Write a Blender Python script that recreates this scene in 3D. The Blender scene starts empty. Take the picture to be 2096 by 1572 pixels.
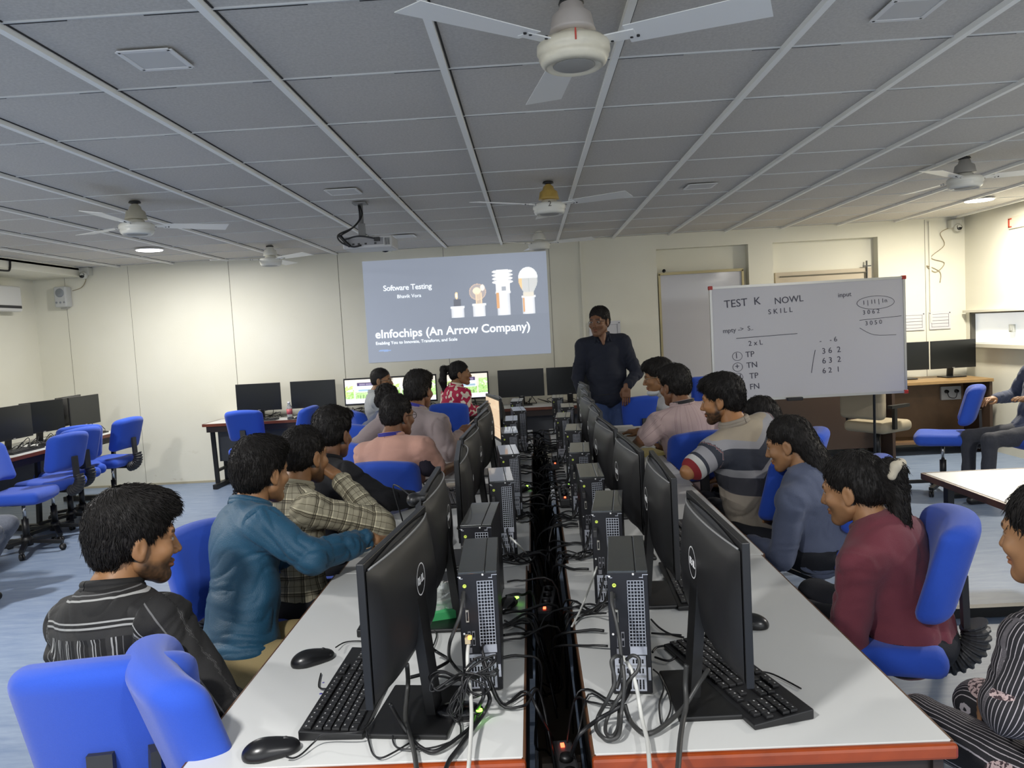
import bpy, bmesh, math, random
import numpy as np
from math import sin, cos, pi, radians as rad
from mathutils import Vector, Matrix
import openvdb as vdb

S = bpy.context.scene
COL = S.collection
random.seed(7)
RNG = np.random.default_rng(7)

# ---------------------------------------------------------------- camera
def make_camera():
    P, Y, R = 0.0688, -0.0267, -0.0551
    w = Vector((sin(Y)*cos(P), cos(Y)*cos(P), -sin(P)))
    r = Vector((cos(Y), -sin(Y), 0)); u = r.cross(w)
    r2 = r*cos(R)+u*sin(R); u2 = -r*sin(R)+u*cos(R)
    cd = bpy.data.cameras.new('camera'); co = bpy.data.objects.new('camera', cd); COL.objects.link(co)
    co.matrix_world = Matrix(((r2.x, u2.x, -w.x, 0), (r2.y, u2.y, -w.y, 0), (r2.z, u2.z, -w.z, 1.6), (0, 0, 0, 1)))
    cd.sensor_width = 36; cd.lens = 1580*36/2096; cd.clip_start = .05; cd.clip_end = 60
    S.camera = co
make_camera()
# ---------------------------------------------------------------- world, exposure, ceiling lamps' light
W = bpy.data.worlds.new('world'); S.world = W; W.use_nodes = True
W.node_tree.nodes['Background'].inputs[0].default_value = (.92, .96, 1, 1)
W.node_tree.nodes['Background'].inputs[1].default_value = 1.25
S.view_settings.view_transform = 'Standard'; S.view_settings.look = 'None'
S.view_settings.gamma = 1; S.view_settings.use_curve_mapping = False
S.view_settings.exposure = 0.38
CEIL = 2.6
LIGHTS = [(-3.71, 7.62, 48, (1, .98, .95)), (4.33, 7.54, 62, (1, .93, .8)), (-3.7, 3.3, 85, (1, .98, .96)), (3.6, 3.3, 50, (1, .95, .88)),
          (-1.0, .15, 60, (1, .99, .97)), (1.6, -.6, 45, (1, .99, .97))]
def area_light(x, y, power, colr):
    ld = bpy.data.lights.new('downlight_lamp', 'AREA'); ld.shape = 'DISK'; ld.size = .2; ld.energy = power; ld.color = colr
    o = bpy.data.objects.new('downlight_lamp', ld); COL.objects.link(o); o.location = (x, y, CEIL-.03)
    return o
LAMPS = [area_light(*l) for l in LIGHTS]

# ---------------------------------------------------------------- helpers
def setp(o, label=None, cat=None, group=None, kind=None):
    if label: o['label'] = label
    if cat: o['category'] = cat
    if group: o['group'] = group
    if kind: o['kind'] = kind
    return o
_M = {}
def mat(name, col=(.5, .5, .5), rough=.5, metal=0, emit=None, es=1, bump=0, bscale=60, spec=.5, sheen=0, var=0, coat=0):
    if name in _M: return _M[name]
    m = bpy.data.materials.new(name); m.use_nodes = True; nt = m.node_tree; b = nt.nodes['Principled BSDF']
    b.inputs['Base Color'].default_value = (*col, 1); b.inputs['Roughness'].default_value = rough
    b.inputs['Metallic'].default_value = metal; b.inputs['Specular IOR Level'].default_value = spec
    if sheen: b.inputs['Sheen Weight'].default_value = sheen
    if coat: b.inputs['Coat Weight'].default_value = coat
    if emit: b.inputs['Emission Color'].default_value = (*emit, 1); b.inputs['Emission Strength'].default_value = es
    if bump or var:
        tc = nt.nodes.new('ShaderNodeTexCoord'); n = nt.nodes.new('ShaderNodeTexNoise'); n.inputs['Scale'].default_value = bscale
        n.inputs['Detail'].default_value = 4
        nt.links.new(tc.outputs['Object'], n.inputs['Vector'])
        if bump:
            bp = nt.nodes.new('ShaderNodeBump'); bp.inputs['Strength'].default_value = bump; bp.inputs['Distance'].default_value = .01
            nt.links.new(n.outputs['Fac'], bp.inputs['Height']); nt.links.new(bp.outputs[0], b.inputs['Normal'])
        if var:
            mx = nt.nodes.new('ShaderNodeMix'); mx.data_type = 'RGBA'
            mx.inputs[6].default_value = (*[c*(1-var) for c in col], 1); mx.inputs[7].default_value = (*[min(1, c*(1+var)) for c in col], 1)
            nt.links.new(n.outputs['Fac'], mx.inputs[0]); nt.links.new(mx.outputs[2], b.inputs['Base Color'])
    _M[name] = m
    return m
def N(nt, t, **kw):
    n = nt.nodes.new('ShaderNode'+t)
    for k, v in kw.items(): setattr(n, k, v)
    return n
def L(nt, a, b): nt.links.new(a, b)
def mathn(nt, op, a, b=None):
    n = N(nt, 'Math', operation=op)
    for i, v in enumerate((a, b)):
        if v is None: continue
        if isinstance(v, (int, float)): n.inputs[i].default_value = v
        else: L(nt, v, n.inputs[i])
    return n.outputs[0]

class MB:
    """collects shapes into one mesh object"""
    def __init__(s): s.v = []; s.f = []; s.m = []; s.sm = []; s.n = 0; s.mi = 0
    def add(s, v, f, smooth=False):
        v = np.asarray(v, float).reshape(-1, 3); s.v.append(v)
        for q in f: s.f.append([int(i)+s.n for i in q]); s.m.append(s.mi); s.sm.append(smooth)
        s.n += len(v); return s
    def mt(s, i): s.mi = i; return s
    def box(s, c, d, rz=0, rx=0, ry=0):
        x, y, z = d[0]/2, d[1]/2, d[2]/2
        v = np.array([(-x, -y, -z), (x, -y, -z), (x, y, -z), (-x, y, -z), (-x, -y, z), (x, -y, z), (x, y, z), (-x, y, z)])
        R = np.array(Matrix.Rotation(rz, 3, 'Z') @ Matrix.Rotation(ry, 3, 'Y') @ Matrix.Rotation(rx, 3, 'X'))
        return s.add(v@R.T+np.array(c), [(0, 3, 2, 1), (4, 5, 6, 7), (0, 1, 5, 4), (1, 2, 6, 5), (2, 3, 7, 6), (3, 0, 4, 7)])
    def bar(s, a, b, w, h):
        a = Vector(a); b = Vector(b); d = b-a; L_ = d.length; d.normalize()
        up = Vector((0, 0, 1)) if abs(d.z) < .95 else Vector((0, 1, 0))
        sx = d.cross(up).normalized(); uz = sx.cross(d)
        v = []
        for p in (a, b):
            for i, j in ((-1, -1), (1, -1), (1, 1), (-1, 1)): v.append(p+sx*i*w/2+uz*j*h/2)
        return s.add(v, [(0, 1, 2, 3), (7, 6, 5, 4), (0, 4, 5, 1), (1, 5, 6, 2), (2, 6, 7, 3), (3, 7, 4, 0)])
    def tube(s, pts, r, n=8, smooth=True, caps=True, sub=0):
        pts = [Vector(p) for p in pts]
        if sub: pts = catmull(pts, sub)
        m = len(pts); rs = r if isinstance(r, (list, tuple, np.ndarray)) else [r]*m
        if len(rs) != m: rs = np.interp(np.linspace(0, 1, m), np.linspace(0, 1, len(rs)), rs)
        v = []; pu = None
        for i, p in enumerate(pts):
            t = (pts[min(i+1, m-1)]-pts[max(i-1, 0)])
            t = t.normalized() if t.length > 1e-9 else Vector((0, 0, 1))
            if pu is None:
                pu = t.cross(Vector((.13, .2, .97))); pu = pu.normalized() if pu.length > .01 else Vector((1, 0, 0))
            pu = (pu-t*pu.dot(t)); pu = pu.normalized() if pu.length > 1e-6 else t.orthogonal().normalized()
            q = t.cross(pu)
            for k in range(n):
                a = 2*pi*k/n; v.append(p+(pu*cos(a)+q*sin(a))*float(rs[i]))
        f = [(i*n+k, i*n+(k+1) % n, (i+1)*n+(k+1) % n, (i+1)*n+k) for i in range(m-1) for k in range(n)]
        if caps: f += [tuple(range(n))[::-1], tuple((m-1)*n+k for k in range(n))]
        return s.add(v, f, smooth)
    def lathe(s, prof, c=(0, 0, 0), n=24, smooth=True, R=None):
        v = []
        for r_, z in prof:
            for k in range(n): v.append((r_*cos(2*pi*k/n), r_*sin(2*pi*k/n), z))
        m = len(prof); v = np.array(v)
        if R is not None: v = v@np.array(R).T
        f = [(i*n+k, i*n+(k+1) % n, (i+1)*n+(k+1) % n, (i+1)*n+k) for i in range(m-1) for k in range(n)]
        f += [tuple(range(n))[::-1], tuple((m-1)*n+k for k in range(n))]
        return s.add(v+np.array(c), f, smooth)
    def prism(s, poly, z0, z1, M=None, smooth=False):
        n = len(poly); v = [(x, y, z0) for x, y in poly]+[(x, y, z1) for x, y in poly]
        if M is not None: v = [M@Vector(p) for p in v]
        return s.add(v, [tuple(range(n))[::-1], tuple(range(n, 2*n))]+[(i, (i+1) % n, n+(i+1) % n, n+i) for i in range(n)], smooth)
    def build(s, name, mats, parent=None, bevel=0, loc=None, rz=0, flatup=False):
        me = bpy.data.meshes.new(name)
        v = np.concatenate(s.v) if s.v else np.zeros((0, 3))
        me.from_pydata(v.tolist(), [], s.f)
        for m in (mats if isinstance(mats, (list, tuple)) else [mats]): me.materials.append(m)
        me.polygons.foreach_set('material_index', s.m); me.polygons.foreach_set('use_smooth', s.sm); me.update()
        o = bpy.data.objects.new(name, me); COL.objects.link(o)
        if parent: o.parent = parent
        if loc is not None: o.location = loc
        o.rotation_euler.z = rz
        if bevel:
            b = o.modifiers.new('b', 'BEVEL'); b.width = bevel; b.segments = 2; b.limit_method = 'ANGLE'; b.harden_normals = False
        return o
def catmull(P, n):
    out = []; m = len(P)
    for i in range(m-1):
        p0 = P[max(i-1, 0)]; p1 = P[i]; p2 = P[i+1]; p3 = P[min(i+2, m-1)]
        for k in range(n):
            t = k/n
            out.append(.5*((2*p1)+(p2-p0)*t+(2*p0-5*p1+4*p2-p3)*t*t+(3*p1-p0-3*p2+p3)*t**3))
    out.append(P[-1]); return out
def empty(name, loc=(0, 0, 0), rz=0, label=None, cat=None, group=None):
    o = bpy.data.objects.new(name, None); COL.objects.link(o); o.location = loc; o.rotation_euler.z = rz
    o.empty_display_size = .1
    return setp(o, label, cat, group)
def dup(src, loc, rz=None, label=None, group=None):
    def cp(o, par):
        c = o.copy(); COL.objects.link(c); c.parent = par
        for ch in kids.get(o, []): cp(ch, c)
        return c
    kids = {}
    for o in COL.objects:
        if o.parent: kids.setdefault(o.parent, []).append(o)
    c = cp(src, None); c.location = loc
    if rz is not None: c.rotation_euler.z = rz
    if label: c['label'] = label
    if group: c['group'] = group
    return c
def text_mesh(txt, size, bold=0, align='LEFT', ext=.0005, spacing=1.0):
    cu = bpy.data.curves.new('t', 'FONT'); cu.body = txt; cu.size = size; cu.offset = bold; cu.extrude = ext; cu.align_x = align
    cu.resolution_u = 3; cu.space_character = spacing
    o = bpy.data.objects.new('t', cu); COL.objects.link(o)
    dg = bpy.context.evaluated_depsgraph_get(); me = bpy.data.meshes.new_from_object(o.evaluated_get(dg))
    bpy.data.objects.remove(o); return me
def text_obj(name, txt, size, m, parent=None, M=None, **kw):
    me = text_mesh(txt, size, **kw); me.materials.clear(); me.materials.append(m)
    if M is not None: me.transform(M)
    o = bpy.data.objects.new(name, me); COL.objects.link(o)
    if parent: o.parent = parent
    return o
def fast_mesh(name, V, F, col=None, attrs=None, smooth=True):
    """V (n,3), F list of arrays (k,3|4)"""
    me = bpy.data.meshes.new(name); me.vertices.add(len(V)); me.vertices.foreach_set('co', np.ascontiguousarray(V, np.float32).ravel())
    loops = np.concatenate([f.ravel() for f in F]); tot = np.concatenate([np.full(len(f), f.shape[1]) for f in F])
    st = np.concatenate([[0], np.cumsum(tot)[:-1]])
    me.loops.add(len(loops)); me.loops.foreach_set('vertex_index', loops.astype(np.int32))
    me.polygons.add(len(tot)); me.polygons.foreach_set('loop_start', st.astype(np.int32))
    try: me.polygons.foreach_set('loop_total', tot.astype(np.int32))
    except Exception: pass
    me.polygons.foreach_set('use_smooth', np.full(len(tot), smooth)); me.update(calc_edges=True); me.validate()
    if col is not None:
        a = me.color_attributes.new('col', 'FLOAT_COLOR', 'POINT'); a.data.foreach_set('color', np.ascontiguousarray(np.c_[col, np.ones(len(col))], np.float32).ravel())
    for k, v in (attrs or {}).items():
        a = me.attributes.new(k, 'FLOAT_VECTOR', 'POINT'); a.data.foreach_set('vector', np.ascontiguousarray(v, np.float32).ravel())
    return me
# ---- signed distance modelling
def smin(a, b, k):
    if k <= 0: return np.minimum(a, b)
    h = np.clip(.5+.5*(b-a)/k, 0, 1); return b*(1-h)+a*h-k*h*(1-h)
def sdf(prims, res, smooth_iter=0):
    """prims: ('e',c,r,k[,R]) ellipsoid, ('c',a,b,ra,rb,k[,flat]) round cone, ('b',c,half,round,k[,R]) box; op '-' prefix subtracts"""
    lo = np.full(3, 1e9); hi = -lo
    def bound(p):
        t = p[0][-1]
        if t == 'e': m = max(p[2]); return np.array(p[1])-m, np.array(p[1])+m
        if t == 'b': m = np.linalg.norm(p[2])+p[3]; return np.array(p[1])-m, np.array(p[1])+m
        m = max(p[3], p[4]); return np.minimum(p[1], p[2])-m, np.maximum(p[1], p[2])+m
    for p in prims:
        if p[0][0] != '-':
            a, b = bound(p); lo = np.minimum(lo, a); hi = np.maximum(hi, b)
    lo -= 3*res; hi += 3*res; n = np.ceil((hi-lo)/res).astype(int)+1
    D = np.full(n, .2, np.float32)
    ax = [lo[i]+np.arange(n[i])*res for i in range(3)]
    for p in prims:
        t = p[0][-1]; k = p[5] if t == 'c' else (p[4] if t == 'b' else p[3])
        a, b = bound(p); mg = .02+k+2*res
        i0 = np.maximum(0, np.floor((a-mg-lo)/res).astype(int)); i1 = np.minimum(n, np.ceil((b+mg-lo)/res).astype(int)+1)
        if (i1 <= i0).any(): continue
        sl = tuple(slice(i0[q], i1[q]) for q in range(3))
        X, Y, Z = np.meshgrid(*[ax[q][sl[q]] for q in range(3)], indexing='ij', sparse=True)
        if t == 'e':
            x, y, z = X-p[1][0], Y-p[1][1], Z-p[1][2]
            if len(p) > 4:
                R = np.array(p[4]); x, y, z = (x*R[0][0]+y*R[1][0]+z*R[2][0], x*R[0][1]+y*R[1][1]+z*R[2][1], x*R[0][2]+y*R[1][2]+z*R[2][2])
            r = p[2]; k0 = np.sqrt((x/r[0])**2+(y/r[1])**2+(z/r[2])**2); k1 = np.sqrt((x/r[0]**2)**2+(y/r[1]**2)**2+(z/r[2]**2)**2)
            d = k0*(k0-1)/np.maximum(k1, 1e-6)
        elif t == 'b':
            x, y, z = X-p[1][0], Y-p[1][1], Z-p[1][2]
            if len(p) > 5:
                R = np.array(p[5]); x, y, z = (x*R[0][0]+y*R[1][0]+z*R[2][0], x*R[0][1]+y*R[1][1]+z*R[2][1], x*R[0][2]+y*R[1][2]+z*R[2][2])
            h = p[2]; qx, qy, qz = np.abs(x)-h[0], np.abs(y)-h[1], np.abs(z)-h[2]
            d = np.sqrt(np.maximum(qx, 0)**2+np.maximum(qy, 0)**2+np.maximum(qz, 0)**2)+np.minimum(np.maximum(np.maximum(qx, qy), qz), 0)-p[3]
        else:
            A = np.array(p[1], float); B = np.array(p[2], float); ba = B-A; L2 = max(ba@ba, 1e-9)
            x, y, z = X-A[0], Y-A[1], Z-A[2]
            h = np.clip((x*ba[0]+y*ba[1]+z*ba[2])/L2, 0, 1)
            d = np.sqrt((x-ba[0]*h)**2+(y-ba[1]*h)**2+(z-ba[2]*h)**2)-(p[3]*(1-h)+p[4]*h)
        d = d.astype(np.float32)
        if p[0][0] == '-': D[sl] = -smin(-D[sl], d, k)
        else: D[sl] = smin(D[sl], d, k)
    G = vdb.FloatGrid(background=5.0); G.copyFromArray(np.ascontiguousarray(np.clip(D/res, -5, 5)))
    pts, tris, quads = G.convertToPolygons(isovalue=0.0, adaptivity=0.0) if True else None
    V = pts*res+lo
    F = [x[:, ::-1].astype(np.int64) for x in (tris, quads) if len(x)]
    return V, F
def vnormals(V, F):
    Nn = np.zeros_like(V)
    for f in F:
        a, b, c = V[f[:, 0]], V[f[:, 1]], V[f[:, 2]]; n = np.cross(b-a, c-a)
        for i in range(f.shape[1]): np.add.at(Nn, f[:, i], n)
    return Nn/np.maximum(np.linalg.norm(Nn, axis=1, keepdims=True), 1e-12)
_perm = RNG.permutation(256)
def vnoise(P):
    """smooth value noise 0..1"""
    i = np.floor(P).astype(int); f = P-i; f = f*f*(3-2*f)
    def h(a, b, c): return _perm[(_perm[(_perm[a & 255]+b) & 255]+c) & 255]/255.
    x, y, z = i.T; r = 0
    for dx in (0, 1):
        for dy in (0, 1):
            for dz in (0, 1):
                r = r+h(x+dx, y+dy, z+dz)*(f[:, 0] if dx else 1-f[:, 0])*(f[:, 1] if dy else 1-f[:, 1])*(f[:, 2] if dz else 1-f[:, 2])
    return r
def join(parts):
    """[(V,F,col)] -> merged"""
    V = []; F = {3: [], 4: []}; C = []; n = 0
    for v, f, c in parts:
        V.append(v); C.append(c)
        for x in f: F[x.shape[1]].append(x+n)
        n += len(v)
    return np.concatenate(V), [np.concatenate(F[k]) for k in F if F[k]], np.concatenate(C)
def colmat(name, rough=.5, emit=0, **kw):
    """material reading the colour attribute 'col'"""
    if name in _M: return _M[name]
    m = mat(name, rough=rough, **kw); nt = m.node_tree; a = N(nt, 'Attribute', attribute_name='col')
    b = nt.nodes['Principled BSDF']; L(nt, a.outputs['Color'], b.inputs['Base Color'])
    if emit: L(nt, a.outputs['Color'], b.inputs['Emission Color']); b.inputs['Emission Strength'].default_value = emit
    return m
def picture(name, w, h, nx, ny, fn, m, parent=None, M=None):
    """a flat picture: fine grid coloured by fn(u,v)->(n,3), u right, v up"""
    u, v = np.meshgrid(np.linspace(0, 1, nx), np.linspace(0, 1, ny), indexing='xy'); u = u.ravel(); v = v.ravel()
    V = np.c_[(u-.5)*w, np.zeros(nx*ny), v*h]
    i, j = np.meshgrid(np.arange(nx-1), np.arange(ny-1)); a = (j*nx+i).ravel()
    F = [np.c_[a, a+1, a+nx+1, a+nx]]
    me = fast_mesh(name, V, F, col=fn(u, v), smooth=False); me.materials.append(m)
    if M is not None: me.transform(M)
    o = bpy.data.objects.new(name, me); COL.objects.link(o)
    if parent: o.parent = parent
    return o

# ---------------------------------------------------------------- shared materials
BLK = mat('black_plastic', (.0055, .0055, .006), .42, bump=.05, bscale=900)
BLKG = mat('black_gloss', (.003, .003, .004), .2)
BLKM = mat('black_metal', (.007, .007, .008), .45)
DGREY = mat('dark_grey_plastic', (.028, .028, .03), .5)
RUBBER = mat('cable_black', (.007, .007, .008), .45)
RUBG = mat('cable_grey', (.032, .032, .031), .45)
WHITEP = mat('cable_white', (.55, .55, .52), .5)
STEEL = mat('steel', (.42, .43, .45), .35, .7)
CHROME = mat('chrome', (.6, .6, .6), .2, 1)
LAMIN = mat('white_laminate', (.6, .605, .59), .38, var=.04, bscale=3)
WOODR = mat('red_wood_edge', (.26, .042, .006), .3, var=.6, bscale=14, coat=.3); WOODK = mat('dark_red_edge', (.13, .035, .016), .35, var=.3, bscale=14)
WOODD = mat('dark_fascia', (.035, .022, .018), .5)
BLUE = mat('blue_fabric', (.015, .075, .50), .85, bump=.25, bscale=700, sheen=.2, var=.12)
WALL = None
# ================================================================ ROOM
XL, XR, YF, YB = -5.8, 5.0, 9.0, -1.6
def wall_material():
    m = mat('cream_paint', (.62, .60, .48), .6); nt = m.node_tree; b = nt.nodes['Principled BSDF']
    tc = N(nt, 'TexCoord'); n = N(nt, 'TexNoise'); n.inputs['Scale'].default_value = .9; n.inputs['Detail'].default_value = 3
    L(nt, tc.outputs['Object'], n.inputs['Vector'])
    r = N(nt, 'ValToRGB'); r.color_ramp.elements[0].color = (.70, .68, .565, 1); r.color_ramp.elements[1].color = (.76, .745, .645, 1)
    r.color_ramp.elements[0].position = .3; r.color_ramp.elements[1].position = .7
    L(nt, n.outputs['Fac'], r.inputs[0])
    # scuffs and damp stains low on the wall
    s = N(nt, 'TexNoise'); s.inputs['Scale'].default_value = 5; s.inputs['Detail'].default_value = 6; s.inputs['Roughness'].default_value = .7
    mp = N(nt, 'Mapping'); mp.inputs['Scale'].default_value = (1, 1, 2.5); L(nt, tc.outputs['Object'], mp.inputs['Vector']); L(nt, mp.outputs[0], s.inputs['Vector'])
    sx = N(nt, 'SeparateXYZ'); L(nt, tc.outputs['Object'], sx.inputs[0])
    low = mathn(nt, 'SUBTRACT', 1.0, mathn(nt, 'MULTIPLY', sx.outputs['Z'], 1.6)); lowc = N(nt, 'Clamp'); L(nt, low, lowc.inputs[0])
    st = mathn(nt, 'MULTIPLY', mathn(nt, 'GREATER_THAN', s.outputs['Fac'], .62), lowc.outputs[0])
    mx = N(nt, 'Mix', data_type='RGBA'); mx.inputs[7].default_value = (.40, .34, .22, 1)
    L(nt, mathn(nt, 'MULTIPLY', st, .3), mx.inputs[0]); L(nt, r.outputs[0], mx.inputs[6]); L(nt, mx.outputs[2], b.inputs['Base Color'])
    fine = N(nt, 'TexNoise'); fine.inputs['Scale'].default_value = 90; bp = N(nt, 'Bump'); bp.inputs['Strength'].default_value = .12; bp.inputs['Distance'].default_value = .005
    L(nt, tc.outputs['Object'], fine.inputs['Vector']); L(nt, fine.outputs['Fac'], bp.inputs['Height']); L(nt, bp.outputs[0], b.inputs['Normal'])
    return m
WALL = wall_material()
SEAM = mat('panel_joint', (.12, .11, .08), .8)
def floor_material():
    m = mat('blue_vinyl', (.2, .26, .36), .42, spec=.4); nt = m.node_tree; b = nt.nodes['Principled BSDF']
    tc = N(nt, 'TexCoord'); mp = N(nt, 'Mapping'); mp.inputs['Scale'].default_value = (1.2, 7, 1); mp.inputs['Rotation'].default_value = (0, 0, .12)
    n = N(nt, 'TexNoise'); n.inputs['Scale'].default_value = 3.2; n.inputs['Detail'].default_value = 8; n.inputs['Roughness'].default_value = .68
    L(nt, tc.outputs['Object'], mp.inputs['Vector']); L(nt, mp.outputs[0], n.inputs['Vector'])
    r = N(nt, 'ValToRGB'); e = r.color_ramp.elements; e[0].position = .32; e[0].color = (.155, .215, .33, 1); e[1].position = .72; e[1].color = (.27, .33, .43, 1)
    L(nt, n.outputs['Fac'], r.inputs[0]); L(nt, r.outputs[0], b.inputs['Base Color'])
    return m
MB().box((0, 3.5, -.05), (14, 13, .1)).build('floor', floor_material())
setp(COL.objects['floor'], 'light blue streaked vinyl floor', kind='structure')
def ceiling_material():
    m = mat('ceiling_tile', (.4, .4, .4), .9); nt = m.node_tree; b = nt.nodes['Principled BSDF']
    tc = N(nt, 'TexCoord'); sx = N(nt, 'SeparateXYZ'); L(nt, tc.outputs['Object'], sx.inputs[0])
    cx = mathn(nt, 'FLOOR', mathn(nt, 'DIVIDE', mathn(nt, 'ADD', sx.outputs[0], .27), .6415)); cy = mathn(nt, 'FLOOR', mathn(nt, 'DIVIDE', mathn(nt, 'SUBTRACT', sx.outputs[1], .405), .652))
    cb = N(nt, 'CombineXYZ'); L(nt, cx, cb.inputs[0]); L(nt, cy, cb.inputs[1]); wn = N(nt, 'TexWhiteNoise'); L(nt, cb.outputs[0], wn.inputs['Vector'])
    n = N(nt, 'TexNoise'); n.inputs['Scale'].default_value = 85; n.inputs['Detail'].default_value = 4; n.inputs['Roughness'].default_value = .7; L(nt, tc.outputs['Object'], n.inputs['Vector'])
    n2 = N(nt, 'TexNoise'); n2.inputs['Scale'].default_value = 1.4; L(nt, tc.outputs['Object'], n2.inputs['Vector'])
    v = mathn(nt, 'ADD', mathn(nt, 'MULTIPLY', wn.outputs['Value'], .035), mathn(nt, 'ADD', mathn(nt, 'MULTIPLY', n.outputs['Fac'], .30), mathn(nt, 'MULTIPLY', n2.outputs['Fac'], .06)))
    v = mathn(nt, 'ADD', v, .34)
    c = N(nt, 'CombineColor'); L(nt, mathn(nt, 'MULTIPLY', v, 1.04), c.inputs[0]); L(nt, v, c.inputs[1]); L(nt, mathn(nt, 'MULTIPLY', v, .93), c.inputs[2])
    L(nt, c.outputs[0], b.inputs['Base Color'])
    return m
GRIDW = mat('ceiling_grid_bar', (.92, .92, .88), .6); GAP_SHADOW = mat('tile_gap_shadow', (.03, .03, .03), .9)  # near-black strips stand for tile gaps and the shadows beside the bars
c = MB(); c.box((0, 3.5, CEIL+.06), (14, 13, .1))
c.mt(1)
gx = [-.27+.6415*k for k in range(-9, 9)]; gy = [3.01+.652*k for k in range(-7, 10)]
for x in gx: c.box((x, 3.7, CEIL-.0), (.026, 10.6, .022))
c.mt(3)
for y in gy:
    if y < YF: c.box((-.4, y, CEIL+.0075), (10.8, .006, .006))
c.mt(2)
for y in gy:
    for i, x in enumerate(gx):
        if y < YF:
            c.box((x+.05, y+.012, CEIL+.009), (.30+.22*random.random(), .01, .004))
for x in gx: c.box((x+.019, 3.7, CEIL+.009), (.006, 10.6, .004))
c.build('ceiling', [ceiling_material(), GRIDW, GAP_SHADOW, mat('cross_bar', (.62, .63, .62), .7)]); setp(COL.objects['ceiling'], 'grey suspended tile ceiling with thin grid bars', kind='structure')
# front wall with two recesses at its right end
w = MB()
def wbox(x0, x1, z0, z1, y0=YF, y1=YF+.3): w.box(((x0+x1)/2, (y0+y1)/2, (z0+z1)/2), (x1-x0, y1-y0, z1-z0))
R1 = (1.50, 2.55, .0, 2.44); R2 = (2.83, 4.02, .0, 2.44)
wbox(XL-.3, R1[0], -.1, 2.7); wbox(R1[1], R2[0], -.1, 2.7); wbox(R2[1], XR+.3, -.1, 2.7)
for r in (R1, R2): wbox(r[0], r[1], r[3], 2.7); wbox(r[0], r[1], -.1, r[3], YF+.12, YF+.3)
w.mt(1)
for x in (-5.42, -4.66, -3.47, -2.187, -.955, .268, 4.55): w.box((x, YF-.0002, 1.3), (.0045 if x > -4.6 else .0025, .003, 2.6))
w.mt(0); w.box((.635, YF-.006, 1.3), (.03, .02, 2.6))
w.build('wall_front', [WALL, SEAM]); setp(COL.objects['wall_front'], 'cream front wall with vertical panel joints', kind='structure')
MB().box((XL-.15, 3.7, 1.3), (.3, 10.6, 2.8)).build('wall_left', WALL); setp(COL.objects['wall_left'], 'cream left wall', kind='structure')
MB().box((XL+.31, 3.7, 2.55), (.62, 10.59, .1)).box((XL+.31, 3.7, 2.62), (.62, 10.59, .1)).build('trim_1', WALL, bevel=.004); setp(COL.objects['trim_1'], 'cream boxed beam along the top of the left wall', kind='structure')
# right wall with its window band
w = MB()
def rb(y0, y1, z0, z1, x0=XR, x1=XR+.3): w.box(((x0+x1)/2, (y0+y1)/2, (z0+z1)/2), (x1-x0, y1-y0, z1-z0))
rb(YB, YF+.3, 1.52, 2.7); rb(YB, YF+.3, -.1, 1.17); rb(8.93, YF+.3, 1.17, 1.52); rb(YB, 2, 1.17, 1.52)
w.build('wall_right', WALL); setp(COL.objects['wall_right'], 'cream right wall', kind='structure')
g = MB(); g.box((XR+.06, 5.47, 1.345), (.012, 6.9, .33)); g.build('window_1', mat('frosted_pane', (.8, .82, .8), .25, emit=(.9, .95, 1), es=.35)); setp(COL.objects['window_1'], 'long low white frosted window band in the right wall', kind='structure')
g = MB(); g.box((XR-.02, 5.47, 1.535), (.1, 6.95, .03)); g.box((XR-.02, 5.47, 1.155), (.12, 6.95, .045)); g.build('trim_2', mat('cream_sill', (.62, .6, .5), .5), bevel=.004); setp(COL.objects['trim_2'], 'cream ledges above and below the window band', kind='structure')
g = MB(); g.box((XR+.03, 8.92, 1.345), (.05, .03, .35)); g.box((XR+.03, 5.47, 1.513), (.05, 6.9, .018)); g.build('window_2', mat('dark_frame', (.08, .075, .06), .5)); setp(COL.objects['window_2'], 'dark slim frame of the window band', kind='structure')
# door in the second recess
g = MB(); g.box(((R2[0]+R2[1])/2, YF+.10, 1.05), (1.1, .04, 2.1)); g.mt(1)
g.box(((R2[0]+R2[1])/2, YF+.075, 2.05), (1.0, .02, .012)); g.box(((R2[0]+R2[1])/2, YF+.078, 1.62), (.9, .016, .01)); g.box((R2[1]-.12, YF+.078, 1.2), (.01, .016, 1.7)); g.mt(2)
g.box((R2[1]-.1, YF+.07, 2.04), (.012, .02, .28)); g.box((R2[1]-.1, YF+.065, 2.12), (.09, .02, .012))
g.build('door_1', [mat('tan_door', (.50, .43, .32), .55), SEAM, BLKM]); setp(COL.objects['door_1'], 'tan door in the right hand recess of the front wall', kind='structure')
# darker baseboard line where wall meets floor
MB().box((-2.2, YF-.004, .012), (7.2, .006, .024)).build('baseboard_front', mat('foot_line_tan', (.42, .38, .27), .8)); setp(COL.objects['baseboard_front'], 'darker line along the foot of the front wall', kind='structure')

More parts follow.
